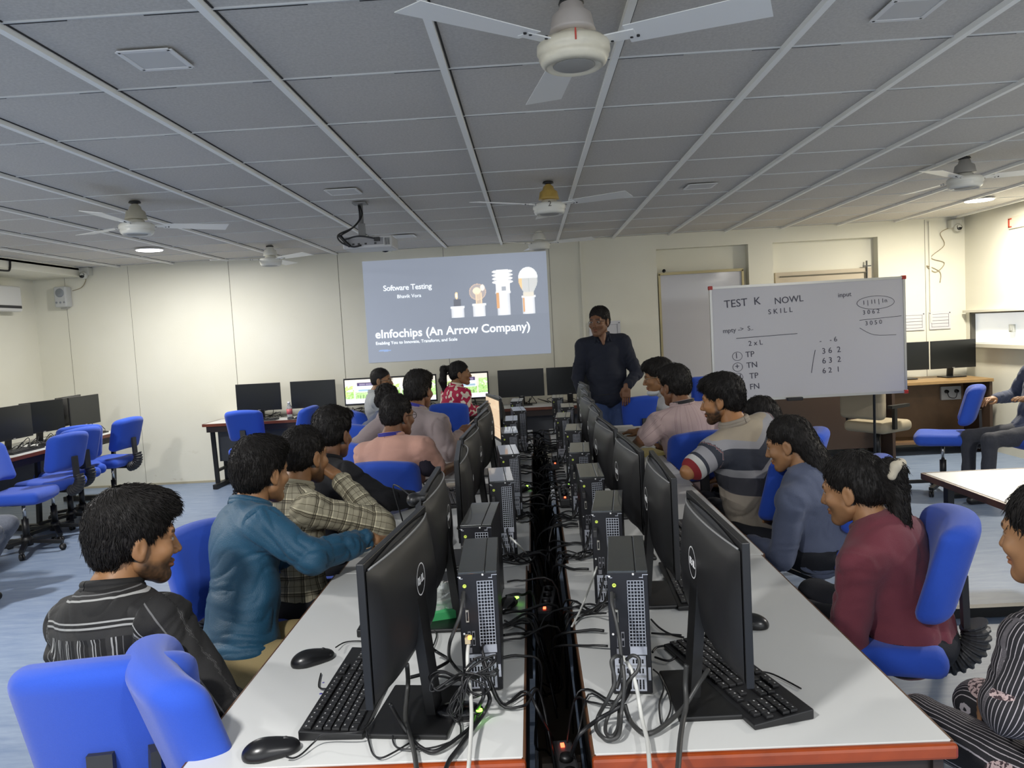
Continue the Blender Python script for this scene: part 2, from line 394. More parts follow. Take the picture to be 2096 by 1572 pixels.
# ---------------- lights as fixtures
GLOW = mat('lamp_glow', (1, 1, 1), .4, emit=(1, .98, 1), es=7)
for i, (x, y, p_, c_) in enumerate(LIGHTS):
    lab = ['round lit downlight in the ceiling above the left of the front wall', 'round lit downlight in the ceiling by the right wall', 'round downlight above the left chairs', 'round downlight above the right tables', 'round downlight above the near end of the left bench', 'round downlight behind the right bench'][i]
    t = empty('ceiling_downlight', (x, y, CEIL), label=lab, cat='ceiling light', group='round ceiling downlights')
    MB().lathe([(.135, -.002), (.137, -.008), (.126, -.012), (.122, -.002)], n=32).build('rim', mat('rim_white', (.7, .7, .7), .4), t)
    MB().lathe([(.0, -.006), (.122, -.006), (.12, -.015), (.0, -.018)], n=32).build('diffuser', GLOW, t)
    LAMPS[i].parent = t; LAMPS[i].location = (0, 0, -.03)
PF = mat('panel_frame', (.75, .75, .74), .5); PD = mat('panel_diffuser', (.56, .56, .55), .5)
def panel_light(x, y, s, lab):
    t = empty('panel_light', (x, y, CEIL-.001), label=lab, cat='ceiling light', group='unlit square ceiling panels')
    f = MB(); h = s/2
    for dx, dy, a, b in ((0, -h, s, .018), (0, h, s, .018), (-h, 0, .018, s), (h, 0, .018, s)): f.box((dx, dy, .0), (a, b, .004))
    f.build('frame', PF, t); MB().box((0, 0, .0015), (s-.018, s-.018, .003)).build('diffuser', PD, t)
panel_light(-1.24, 2.71, .175, 'unlit square ceiling panel nearest the camera at upper left')
panel_light(-1.21, 5.28, .2, 'unlit square ceiling panel above the projector')
panel_light(-1.2, 7.78, .2, 'unlit square ceiling panel between projector and front wall')
panel_light(1.325, 2.7, .17, 'unlit square ceiling panel at upper right edge')
panel_light(1.33, 5.9, .2, 'unlit square ceiling panel right of the brass capped fan')

# ---------------- ceiling fans
def fan(x, y, rodz, ang, capmat, bodymat, lab, mark=None, droop=.02, R=.58):
    t = empty('ceiling_fan', (x, y, CEIL), label=lab, cat='ceiling fan', group='three bladed ceiling fans')
    zb = rodz-CEIL
    MB().lathe([(.0, 0), (.035, 0), (.04, -.012), (.012, -.02), (.0, -.02)], n=16).build('ceiling_plate', BLKM, t)
    MB().tube([(0, 0, -.01), (0, 0, zb+.06)], .011, 10).build('rod', bodymat, t)
    MB().lathe([(.0, zb+.175), (.014, zb+.172), (.018, zb+.15), (.035, zb+.135), (.04, zb+.115), (.06, zb+.10), (.068, zb+.06), (.072, zb+.05), (.0, zb+.05)], n=28).build('canopy', capmat, t)
    m = MB(); m.lathe([(.0, zb+.045), (.05, zb+.045), (.055, zb+.03), (.10, zb+.022), (.112, zb+.01), (.113, zb-.012), (.104, zb-.02), (.108, zb-.027), (.10, zb-.045), (.085, zb-.056), (.082, zb-.05), (.0, zb-.05)], n=40)
    m.mt(1); m.lathe([(.0, zb-.0495), (.066, zb-.0495), (.06, zb-.053), (.0, zb-.054)], n=32)
    mo = m.build('motor_housing', [bodymat, mat('fan_base_grey', (.34, .33, .3), .6)], t)
    for k in range(3):
        a = rad(ang+120*k); b = MB()
        Mt = Matrix.Rotation(a, 4, 'Z') @ Matrix.Rotation(rad(-8), 4, 'X')
        poly = []; ns = 14
        for i in range(ns+1): s_ = i/ns; poly.append((.17+(R-.17)*s_, -(.052+.018*s_)))
        for i in range(ns+1): s_ = 1-i/ns; poly.append((.17+(R-.17)*s_, (.052+.018*s_)))
        Mt2 = Matrix.Translation((0, 0, zb+.012)) @ Mt
        b.prism(poly, -.0012, .0012, Mt2); b.box(tuple(Mt2@Vector((.145, 0, -.002))), (.10, .05, .004), rz=a, rx=rad(-8))
        b.mt(1)
        for q in (.12, .18, .2): b.lathe([(0, -.006), (.005, -.006), (.005, .004), (0, .004)], c=tuple(Mt2@Vector((q, .016, 0))), n=8)
        b.build('blade', [mat('fan_blade_white', (.85, .85, .82), .3), BLKM], t)
    if mark:
        text_obj('painted_number', mark[0], .05, mat('red_mark' if mark[1] else 'dark_mark', (.5, .06, .04) if mark[1] else (.06, .05, .04), .6), mo,
                 Matrix.Translation((-.012, -.114, zb-.012)) @ Matrix.Rotation(rad(90), 4, 'X'), ext=.0006)
    return t
CREAMB = mat('aged_cream_enamel', (.72, .67, .53), .3, var=.15, bscale=25)
WHT = mat('white_enamel', (.74, .73, .66), .28)
BRASS = mat('yellowed_cap', (.48, .32, .08), .4, var=.3, bscale=20)
PINKW = mat('pinkish_white_cap', (.55, .50, .46), .4, var=.1, bscale=20)
fan(.18, 2.446, 2.453, -22, PINKW, CREAMB, 'nearest ceiling fan with cream motor marked with a red 1 above the bench gap', ('1', True))
fan(.178, 5.358, 2.43, -28, BRASS, WHT, 'ceiling fan with yellow brown cap marked 2 in the middle of the room', ('2', False))
fan(.145, 8.068, 2.47, -20, WHT, WHT, 'small far ceiling fan just above the top right of the projected slide')
fan(-2.59, 5.172, 2.43, -88, mat('beige_cap', (.42, .4, .32), .5), WHT, 'left ceiling fan hanging before the lit downlight')
fan(-2.605, 7.902, 2.45, -34, WHT, WHT, 'ceiling fan near the front wall left of the projector')
fan(2.998, 5.384, 2.445, -18, mat('cap_grey', (.3, .29, .27), .5), WHT, 'ceiling fan over the right tables')

# ---------------- projector on its ceiling bracket
t = empty('ceiling_projector', (-1.2, 5.75, CEIL), label='white projector hanging upside down from a ceiling bracket', cat='projector')
b = MB(); b.box((.06, 0, -.305), (.36, .27, .085)); b.build('body', mat('projector_white', (.5, .5, .5), .4), t, bevel=.012)
b = MB(); b.box((.06, -.1365, -.30), (.28, .004, .05)); b.mt(1)
for x in (-.04, .0, .05, .12): b.box((x, -.139, -.315), (.016, .004, .012))
b.build('connector_panel', [mat('panel_grey', (.25, .25, .26), .5), BLK], t)
b = MB(); b.box((.205, -.137, -.305), (.05, .005, .06)); b.mt(1)
for k in range(5): b.box((.19+k*.008, -.141, -.305), (.003, .004, .05))
b.build('air_vent', [mat('vent_w', (.5, .5, .48), .5), DGREY], t)
b = MB(); b.lathe([(.0, -.02), (.045, -.02), (.045, .0), (.0, .0)], c=(.14, .14, -.31), n=20, R=Matrix.Rotation(rad(-90), 3, 'X')); b.build('lens', BLKG, t)
b = MB(); b.tube([(0, 0, 0), (0, 0, -.15)], .018, 10); b.box((0, 0, -.005), (.1, .1, .01)); b.box((0, .0, -.2), (.05, .02, .1)); b.box((.02, 0, -.255), (.16, .12, .008)); b.build('bracket', mat('bracket_grey', (.2, .2, .2), .5), t)
b = MB(); b.tube([(-.01, -.02, -.02), (.0, -.05, -.12), (-.05, -.12, -.2), (-.12, -.16, -.25), (-.1, -.165, -.28), (0, -.165, -.262), (.1, -.16, -.278), (.13, -.15, -.29)], .0055, 8, sub=6)
b.tube([(.0, -.02, -.02), (.02, -.06, -.1), (-.03, -.13, -.19), (-.14, -.16, -.245), (-.12, -.16, -.3), (-.04, -.16, -.335), (.02, -.15, -.325)], .006, 8, sub=6)
b.tube([(-.13, -.16, -.25), (-.09, -.165, -.3), (-.06, -.16, -.33)], .012, 8, sub=4); b.box((.135, -.15, -.288), (.04, .02, .028))
b.build('cables', RUBBER, t)
# ---------------- projected slide on the wall
SX0, SX1, SZ0, SZ1 = -1.9, .235, 1.315, 2.495
t = empty('projected_slide', (0, YF-.008, 0), label='projected presentation slide with light bulbs and white title text on the front wall', cat='projection')
sw, sh = SX1-SX0, SZ1-SZ0
def slide(u, v):
    n = len(u); c = np.tile(np.array([.24, .268, .325]), (n, 1))
    c *= (1+.10*np.exp(-((u-.75)**2/.05+(v-.75)**2/.12)))[:, None]
    def put(mask, col): c[mask] = col
    base = .40
    warm = np.array([.75, .42, .22])
    def socket(cx, top, w_):
        m = (abs(u-cx) < w_) & (v > base+.0) & (v < top); k = np.clip((u[m]-cx)/w_*.5+.5, 0, 1)
        c[m] = np.c_[.62+.3*np.sin(k*3.1), .64+.3*np.sin(k*3.1), .68+.3*np.sin(k*3.1)]
        put((abs(u-cx) < w_*1.12) & (abs(v-top) < .010), (.85, .87, .9))
    socket(.505, .50, .034); socket(.622, .515, .034); socket(.757, .62, .036); socket(.893, .57, .034)
    put((abs(u-.505) < .02) & (v > .51) & (v < .58), (.16, .17, .2))
    fl = ((u-.502)/.0085)**2+((v-.615)/.035)**2; put(fl < 1, (1, .75, .45)); put(fl < .35, (1, .97, .85))
    e = ((u-.618)/.046)**2+((v-.64)/.08)**2; m = e < 1; c[m] = c[m]*.6+np.array([.62, .5, .42])*.5
    put((e > .82) & (e < 1), (.72, .55, .45)); put(((u-.614)/.022)**2+((v-.65)/.035)**2 < 1, (1, .85, .65)); put((abs(u-.622) < .018) & (v > .52) & (v < .63) & (np.sin(u*900) > -.2), (1, .75, .5)); put(((u-.645)/.012)**2+((v-.68)/.03)**2 < 1, (1, .9, .8))
    put((u < .735) & (u > .72) & (v > .47) & (v < .62), warm)
    for k in range(4): put(((u-.757)/.056)**2+((v-(.825-.034*k))/.02)**2 < 1, (1, 1, 1))
    put((abs(u-.757) < .038) & (v > .62) & (v < .74), (1, 1, 1)); put((abs(u-.762) < .013) & (v > .635) & (v < .68), (.42, .45, .5))
    e = ((u-.895)/.052)**2+((v-.75)/.105)**2; m = (e < 1) & (v > .62); c[m] = (.97, .99, 1)
    m = (v < .75) & (v > .585) & (abs(u-.895) < .053-.032*np.clip((.72-v)/.13, 0, 1)**1.3); c[m] = (.5, .52, .52); put(m & (np.sin(u*1100) > .2), (.8, .8, .78)); put(m & (u < .863), (.85, .62, .35))
    put((abs(u-.893) < .028) & (v > .57) & (v < .61), (.8, .75, .65)); put((u < .871) & (u > .861) & (v > .42) & (v < .56), warm)
    put((u > .455) & (v < base), (.233, .261, .317))
    put((u > .06) & (u < .125) & (abs(v-.115) < .006+.12*(u-.06)*(u < .11)), (.26, .36, .58))
    return c
mp = Matrix.Translation(((SX0+SX1)/2, 0, SZ0))
picture('slide_picture', sw, sh, 330, 190, slide, colmat('projected_light', .8, emit=.68), t, mp)
TXW = mat('projected_text_white', (.8, .84, .86), .8, emit=(.93, .98, 1), es=.8)
RX = Matrix.Rotation(rad(90), 4, 'X')
def slide_text(nm, s_, u, v, size, **kw):
    return text_obj(nm, s_, size, TXW, t, Matrix.Translation((SX0+u*sw, -.003, SZ0+v*sh)) @ RX, **kw)
slide_text('slide_title', 'eInfochips (An Arrow Company)', .045, .24, .136, bold=.0022, spacing=1.0)
slide_text('slide_tagline', 'Enabling You to Innovate, Transform, and Scale', .045, .175, .050, bold=.0004, spacing=1.0)
slide_text('slide_subject', 'Software Testing', .105, .70, .09, bold=.0002, spacing=.93)
slide_text('slide_presenter_name', 'Bhavik Vora', .178, .622, .058, bold=0, spacing=1.0)

# ---------------- wall fixtures
WB = mat('whiteboard_surface', (.50, .50, .53), .12, spec=.6)
ALU = mat('aluminium_frame', (.5, .5, .48), .35, .6)
t = empty('whiteboard', (2.0, YF+.02, 1.43), label='white wall board hanging in the recess behind the big easel board', cat='whiteboard')
MB().box((0, 0, 0), (.94, .02, 1.43)).build('board', WB, t)
b = MB()
for dx, dz, a, h in ((0, .725, .97, .03), (0, -.725, .97, .03), (-.478, 0, .025, 1.45), (.478, 0, .025, 1.45)): b.box((dx, -.012, dz), (a, .03, h))
b.build('frame', mat('brass_frame', (.42, .36, .2), .4, .5), t)
MB().lathe([(0, 0), (.02, 0), (.02, .02), (0, .02)], c=(-.42, -.01, .76), n=12, R=RX.to_3x3()).build('hook', BLKM, t)
t = empty('speaker', (-5.42, YF-.06, 2.28), label='small pale wall speaker high in the left corner', cat='speaker')
b = MB(); b.box((0, 0, 0), (.15, .12, .24)); b.build('cabinet', mat('speaker_white', (.5, .51, .5), .5), t, bevel=.018)
b = MB(); b.lathe([(0, 0), (.05, 0), (.045, .006), (0, .004)], c=(0, -.061, .045), n=24, R=RX.to_3x3()); b.build('woofer', mat('speaker_grille', (.26, .28, .3), .7), t)
b = MB()
for x in (-.045, 0, .045): b.lathe([(0, 0), (.012, 0), (.01, .004), (0, .004)], c=(x, -.061, -.065), n=12, R=RX.to_3x3())
b.build('tweeter', mat('speaker_grille', (.3, .3, .3)), t)
MB().box((0, .02, -.13), (.08, .03, .02)).build('bracket', ALU, t)
def cctv(x, z, lab, cab):
    t = empty('security_camera', (x, YF-.07, z), label=lab, cat='camera')
    MB().box((0, .02, .03), (.12, .1, .09)).build('mount_box', mat('cctv_white', (.55, .55, .5), .4), t, bevel=.008)
    b = MB(); b.lathe([(0, -.05), (.03, -.048), (.043, -.02), (.045, 0), (.03, .02), (0, .02)], c=(.005, -.03, -.015), n=20, R=Matrix.Rotation(rad(-65), 3, 'X')); b.build('dome', mat('cctv_white'), t)
    b = MB(); b.lathe([(0, -.0), (.032, 0), (.028, .012), (0, .014)], c=(.005, -.068, -.022), n=18, R=Matrix.Rotation(rad(75), 3, 'X')); b.build('lens', BLKG, t)
    b = MB(); b.tube([Vector(p) for p in cab], .004, 6, sub=5); b.build('cable', mat('beige_cable', (.3, .25, .15), .6), t)
cctv(-5.13, 2.53, 'small round security camera above the wall speaker in the left corner', [(-.02, .05, 0), (-.03, .05, -.08), (-.09, .055, -.15), (-.2, .06, -.18)])
cctv(4.86, 2.50, 'security camera with dangling wires in the right corner', [(0, .05, 0), (-.14, .055, -.06), (-.1, .05, -.2), (-.25, .055, -.33), (-.1, .055, -.4), (-.2, .055, -.5), (-.3, .055, -.42), (-.15, .06, -.5), (-.15, .06, -.62)])
t = setp(MB().box((4.6, YF-.012, 2.0), (.02, .02, 1.15)).build('cable_conduit', WALL), 'thin vertical cable trunking on the front wall above the two framed charts', 'cable trunking')
def notice(x, z, w_, h_, lab, lines=5):
    t = empty('wall_notice', (x, YF-.012, z), label=lab, cat='notice')
    MB().box((0, 0, 0), (w_, .008, h_)).build('sheet', mat('paper_white', (.6, .6, .62), .6), t)
    b = MB(); b.box((0, -.005, 0), (w_*.8, .002, .003))
    for k in range(lines): b.box((0, -.005, h_*.36-k*h_*.72/max(1, lines-1)), (w_*.78, .002, .003))
    b.box((-w_*.4, -.005, 0), (.003, .002, h_*.75)); b.box((w_*.4, -.005, 0), (.003, .002, h_*.75))
    for sx in (-1, 1): b.box((sx*w_*.46, -.006, h_*.42), (.012, .006, .012))
    b.build('ruling', mat('ink_grey', (.12, .12, .14), .7), t)
notice(.87, 1.5, .36, .3, 'small white notice pinned on the wall behind the standing presenter', 3)
notice(4.39, 1.45, .27, .2, 'left one of two framed charts on the front wall right of the easel board')
notice(4.70, 1.45, .24, .2, 'right one of two framed charts on the front wall near the corner')
t = empty('wall_air_unit', (XL+.05, 8.3, 2.25), label='white wall unit at the far left edge near the beam', cat='air conditioner')
MB().box((.06, 0, 0), (.12, .45, .28)).build('casing', mat('ac_white', (.62, .62, .6), .4), t, bevel=.02)
MB().box((.12, 0, -.09), (.01, .4, .03)).build('outlet', DGREY, t)
t = empty('drain_pipe', (-5.17, 7.6, 2.5), label='black bent cable clipped under the left beam', cat='cable')
MB().tube([(0, -.4, -.03), (0, 0, -.03), (0, .08, -.01), (0, .1, .08)], .01, 8, sub=4).build('cable', RUBBER, t)
t = empty('exit_sign', (XR-.012, 8.02, 2.42), label='red edged sign high on the right wall at the picture edge', cat='sign')
MB().box((0, 0, 0), (.02, .3, .12)).build('plate', mat('sign_plate', (.65, .6, .48), .5), t)
b = MB(); b.box((-.012, .13, 0), (.004, .02, .09)); b.box((-.012, .11, .04), (.004, .05, .012)); b.box((-.012, .11, -.04), (.004, .05, .012)); b.build('red_mark', mat('sign_red', (.5, .05, .02), .5), t)
t = empty('wall_switch', (XR-.0, 8.2, 1.34), label='small grey switch plate on the white window band', cat='switch')
MB().box((.03, 0, 0), (.03, .075, .08)).build('plate', mat('switch_grey', (.42, .44, .42), .5), t, bevel=.004)
MB().box((.012, 0, 0), (.01, .03, .05)).build('rocker', mat('switch_grey'), t)

# ---------------- big easel whiteboard with handwriting
t = empty('easel_whiteboard', (2.56, 7.2, 0), rz=rad(0), label='large white marker board on a stand with handwritten test notes', cat='whiteboard')
BW, BZ0, BZ1 = 1.76, .84, 1.89
MB().box((0, 0, (BZ0+BZ1)/2), (BW, .02, BZ1-BZ0)).build('board', mat('marker_board', (.58, .57, .6), .25), t)
b = MB(); zc = (BZ0+BZ1)/2
for dx, dz, a, h in ((0, BZ1, BW+.03, .022), (0, BZ0, BW+.03, .022), (-BW/2, zc, .02, BZ1-BZ0), (BW/2, zc, .02, BZ1-BZ0)): b.box((dx, -.002, dz), (a, .03, h))
b.build('frame', ALU, t)
b = MB()
for sx in (-1, 1):
    for sz in (BZ0, BZ1): b.box((sx*BW/2, -.004, sz), (.04, .034, .035))
b.build('corner_cap', mat('red_plastic', (.45, .03, .02), .4), t, bevel=.006)
b = MB()
for x in (-.6, .62):
    b.tube([(x, .04, BZ1), (x, .08, .02)], .012, 8); b.bar((x, -.25, .015), (x, .3, .015), .03, .03)
b.build('stand', BLKM, t)
MB().box((-.15, -.04, BZ0-.01), (.14, .05, .03)).build('duster', BLK, t, bevel=.005)
INK = mat('marker_ink', (.06, .06, .09), .6)
def bt(s_, x, z, sz, sh_=0): text_obj('handwriting', s_, sz, INK, t, Matrix.Translation((x, -.013, z)) @ RX @ Matrix.Rotation(rad(3), 4, 'Z'), ext=.0005)
for s_, x, z, sz in (('TEST  K', -.76, 1.70, .1), ('NOWL', -.30, 1.71, .085), ('S K I L L', -.36, 1.62, .065), ('mpty ->  S..', -.78, 1.47, .06), ('2 x L', -.55, 1.34, .065), ('1   TP', -.68, 1.23, .075), ('+   TN', -.68, 1.13, .075),
                     ('1   TP', -.65, 1.03, .075), ('L   FN', -.65, .93, .075), ('-    - 6', .1, 1.33, .065), ('3 6  2', .12, 1.23, .075), ('6 3  2', .12, 1.14, .075), ('6 2  1', .12, 1.05, .07), ('input', .28, 1.74, .06), ('1 | 11 | 1n', .5, 1.66, .055), ('3 0 6 2', .5, 1.57, .055), ('3 0 5 0', .52, 1.47, .055)): bt(s_, x, z, sz)
b = MB()
for cz in (1.25, 1.15, 1.055, .955): b.tube([(-.655+.045*cos(a), -.013, cz+.04*sin(a)) for a in np.linspace(0, 2*pi, 20)], .002, 4)
b.tube([(.62+.17*cos(a), -.013, 1.675+.06*sin(a)) for a in np.linspace(0, 2*pi, 30)], .002, 4)
b.tube([(-.66, -.013, 1.415), (-.1, -.013, 1.43)], .0025, 4); b.tube([(.02, -.013, 1.06), (.04, -.013, 1.18), (.06, -.013, 1.27)], .0025, 4); b.tube([(.47, -.013, 1.52), (.85, -.013, 1.54)], .002, 4); b.tube([(.47, -.013, 1.45), (.6, -.013, 1.38), (.8, -.013, 1.37)], .002, 4, sub=4)
b.build('ink_drawing', INK, t)
# ================================================================ FURNITURE
def bench_table(x0, x1, y0, y1, lab, front=False, inner=1):
    """white laminate table, long edges in dark wood, red end band on the nearest one"""
    t = empty('computer_table', ((x0+x1)/2, (y0+y1)/2, 0), label=lab, cat='table', group='white tables of the centre benches')
    w_, d = x1-x0, y1-y0-.004
    b = MB(); b.box((0, 0, .739), (w_-.008, d, .022)); b.build('tabletop', LAMIN, t, bevel=.0015)
    for s_ in (-1, 1): MB().box((s_*(w_/2-.003), 0, .735), (.007, d, .028)).build('long_edge', mat('dark_wood_edge', (.10, .045, .02), .4, var=.3, bscale=20), t)
    if front: MB().box((0, -d/2-.009, .734), (w_+.004, .02, .031)).build('end_band', WOODR, t, bevel=.007)
    MB().box((inner*(w_/2-.02), 0, .50), (.014, d-.02, .36)).build('gap_shade_panel', mat('gap_shade_black', (.012, .011, .010), .7), t)  # added dark panel that makes the gap between the benches dark
    b = MB(); b.box((0, 0, .69), (w_-.12, .03, .05))
    for s_ in (-1, 1): b.box((s_*(w_/2-.03), 0, .695), (.02, d, .055))
    b.box((0, -d/2+.02, .66), (w_-.05, .018, .13)); b.build('fascia', WOODD, t)
    for s_ in (-1, 1):
        for e in (-1, 1):
            b = MB(); b.bar((s_*(w_/2-.06), e*(d/2-.08), .0), (s_*(w_/2-.06), e*(d/2-.08), .7), .035, .035); b.build('leg', BLKM, t)
    return t
ords = ['nearest', 'second', 'third', 'farthest']
for i in range(4):
    y0 = 1.485+1.262*i; o = .0095*(y0-1.48)
    bench_table(-.757+o, -.055+o, y0, y0+1.262, ords[i]+' white table of the left bench counted from the camera', i == 0, 1)
    bench_table(.08+o, .79+o, y0, y0+1.262, ords[i]+' white table of the right bench counted from the camera', i == 0, -1)
# ink spots on the near tabletop
b = MB()
for x, y, r_ in ((-.55, 1.80, .004), (-.52, 1.79, .002), (-.56, 1.86, .003), (-.46, 1.93, .002)): b.lathe([(0, 0), (r_, 0), (r_, .0004), (0, .0004)], c=(x, y, .7502), n=10)
b.build('ink_spots', mat('ink_blue', (.07, .06, .35), .6), COL.objects['computer_table'], loc=(.4045, -2.116, 0))

def desk(x0, x1, y0, y1, lab, edge='f', panel=True, group=None, wood=WOODK, top=LAMIN, legs='ends'):
    t = empty('desk', ((x0+x1)/2, (y0+y1)/2, 0), label=lab, cat='desk', group=group)
    w_, d = x1-x0, y1-y0
    MB().box((0, 0, .738), (w_-.01, d-.01, .024)).build('desktop', top, t)
    b = MB()
    for cx, cy, a, h in ((0, -d/2, w_, .02), (0, d/2, w_, .02), (-w_/2, 0, .02, d), (w_/2, 0, .02, d)): b.box((cx, cy, .735), (a, h, .03))
    b.build('edge_band', wood, t)
    b = MB()
    if edge == 'f': b.box((0, -d/2+.035, .69), (w_-.05, .02, .075))
    else: b.box((w_/2-.035, 0, .69), (.02, d-.05, .075))
    b.build('fascia', WOODD, t)
    if panel:
        b = MB()
        if edge == 'f': b.box((0, -d/2+.25, .47), (w_-.12, .015, .36))
        else: b.box((-.1, 0, .47), (.015, d-.12, .36))
        b.build('modesty_panel', mat('grey_panel', (.07, .075, .085), .6), t)
    n = max(2, int(round((w_ if edge == 'f' else d)/1.5))+1)
    for i in range(n):
        b = MB()
        if edge == 'f':
            x = -w_/2+.06+(w_-.12)*i/(n-1)
            b.bar((x, -d/2+.1, .7), (x, -d/2+.14, .06), .045, .03); b.bar((x, d/2-.1, .7), (x, d/2-.1, .04), .045, .03); b.bar((x, -d/2+.14, .2), (x, d/2-.1, .2), .03, .03)
            b.bar((x, -d/2+.05, .03), (x, d/2, .03), .05, .05)
        else:
            y = -d/2+.06+(d-.12)*i/(n-1)
            b.bar((w_/2-.12, y, .7), (w_/2-.16, y, .06), .03, .045); b.bar((-w_/2+.1, y, .7), (-w_/2+.1, y, .04), .03, .045); b.bar((w_/2+.02, y, .03), (-w_/2, y, .03), .05, .05)
        b.build('leg', BLKM, t)
    return t
desk(-3.69, -.42, 8.46, 8.97, 'long white desk with red edge along the front wall left of the slide')
desk(-.415, .93, 8.42, 8.97, 'white desk under the slide behind the bench gap')
desk(.95, 2.35, 8.03, 8.6, 'white desk right of the presenter with a bottle on it', panel=False)
desk(-5.2, -4.48, 3.0, 8.32, 'long white desk beside the left wall with a row of dark screens', edge='s')
desk(1.99, 2.9, 2.55, 4.0, 'large white table at the right edge of the room', edge='s', panel=False, wood=mat('dark_wood_edge'))
desk(4.46, 4.97, 5.9, 7.1, 'white table with dark edge against the right wall', panel=False, wood=mat('dark_wood_edge'))
# wooden computer cabinet in the right corner
t = empty('wooden_computer_desk', (4.37, 8.62, 0), label='brown wooden cabinet desk under the two right corner monitors', cat='desk')
WD = mat('brown_veneer', (.17, .10, .05), .5, var=.3, bscale=7)
MB().box((-.02, 0, .80), (1.08, .66, .035)).build('desktop', mat('oak_edge', (.30, .19, .08), .45, var=.25, bscale=12), t, bevel=.004)
for sx in (-.53, .5): MB().box((sx, 0, .39), (.03, .62, .78)).build('side_panel', mat('dark_veneer', (.05, .03, .02), .5), t)
MB().box((0, .2, .45), (1.02, .02, .66)).build('back_panel', WD, t); MB().box((0, .05, .14), (1.02, .5, .025)).build('shelf', WD, t)
MB().box((-1.2, .1, .45), (1.3, .3, .72)).build('low_cupboard', mat('dark_veneer'), t)
t2 = empty('power_socket_board', (4.70, 8.79, .63), label='white socket board with two black plugs under the corner desk', cat='socket')
MB().box((0, 0, 0), (.22, .03, .15)).build('plate', mat('socket_white', (.5, .5, .48), .5), t2)
for sx in (-.055, .055): MB().lathe([(0, 0), (.022, 0), (.018, .03), (0, .03)], c=(sx, -.015, .02), n=12, R=RX.to_3x3()).build('plug', BLK, t2)
MB().tube([(-.055, -.04, .02), (-.04, -.05, -.04), (.03, -.05, -.05), (.055, -.04, .02)], .004, 6, sub=5).build('cord', RUBBER, t2)

# ================================================================ CHAIRS
def bent(V, k, pw=2):
    V = V.copy(); V[:, 1] += k*np.abs(V[:, 0])**pw; return V
def make_chair():
    t = empty('swivel_chair', (0, 0, 0))
    V, F = sdf([('b', (0, .0, .47), (.17, .165, .006), .042, .0), ('e', (0, .12, .468), (.2, .1, .04), .05)], .012)
    V[:, 2] += .04*(V[:, 1]*-1).clip(0, 1)*.3+.10*V[:, 0]**2
    me = fast_mesh('seat', V, F); me.materials.append(BLUE); o = bpy.data.objects.new('seat', me); COL.objects.link(o); o.parent = t
    V, F = sdf([('b', (0, -.235, .75), (.145, .008, .115), .048, .0)], .011)
    V[:, 0] *= 1+.25*(V[:, 2]-.75); V = bent(V, 1.3); V[:, 1] -= .30*(V[:, 2]-.75)
    V[:, 2] += .02*np.cos(V[:, 0]*8)
    me = fast_mesh('backrest', V, F); me.materials.append(BLUE); o = bpy.data.objects.new('backrest', me); COL.objects.link(o); o.parent = t
    b = MB(); b.lathe([(0, .41), (.11, .41), (.13, .44), (0, .445)], n=20); b.box((0, -.1, .42), (.07, .2, .03)); b.build('seat_plate', BLK, t)
    b = MB(); n = 40; pts = []; rs = []
    for i in range(n):
        s_ = i/(n-1); a = s_*pi*.62
        pts.append(Vector((0, -.20-.115*sin(a), .415+.10*(1-cos(a))))); rs.append((.050 if (i//2) % 2 else .041)*(1-.1*s_))
    b.tube(pts, rs, 14, smooth=False); b.bar((0, -.285, .54), (0, -.28, .72), .055, .02); b.build('bellows_bracket', DGREY, t)
    b = MB(); b.tube([(0, 0, .12), (0, 0, .28)], .026, 12); b.build('column_sleeve', BLK, t)
    b = MB(); b.tube([(0, 0, .28), (0, 0, .42)], .014, 12); b.build('gas_lift', CHROME, t)
    b = MB(); b.lathe([(0, .06), (.045, .06), (.045, .12), (.03, .14), (0, .14)], n=16); b.build('hub', BLK, t)
    for k in range(5):
        a = 2*pi*k/5+.3; b = MB(); b.bar((.03*cos(a), .03*sin(a), .095), (.28*cos(a), .28*sin(a), .07), .036, .026); lg = b.build('leg', BLK, t)
        b = MB(); c_ = (.275*cos(a), .275*sin(a), .028); Rr = (Matrix.Rotation(a+.5, 3, 'Z') @ Matrix.Rotation(rad(90), 3, 'X'))
        for q in (-.016, .004): b.lathe([(0, q), (.026, q), (.026, q+.012), (0, q+.012)], c=c_, n=14, R=Rr)
        b.tube([(c_[0], c_[1], .03), (c_[0], c_[1], .065)], .006, 6); b.build('caster', BLKM, lg)
    return t
CH0 = make_chair()
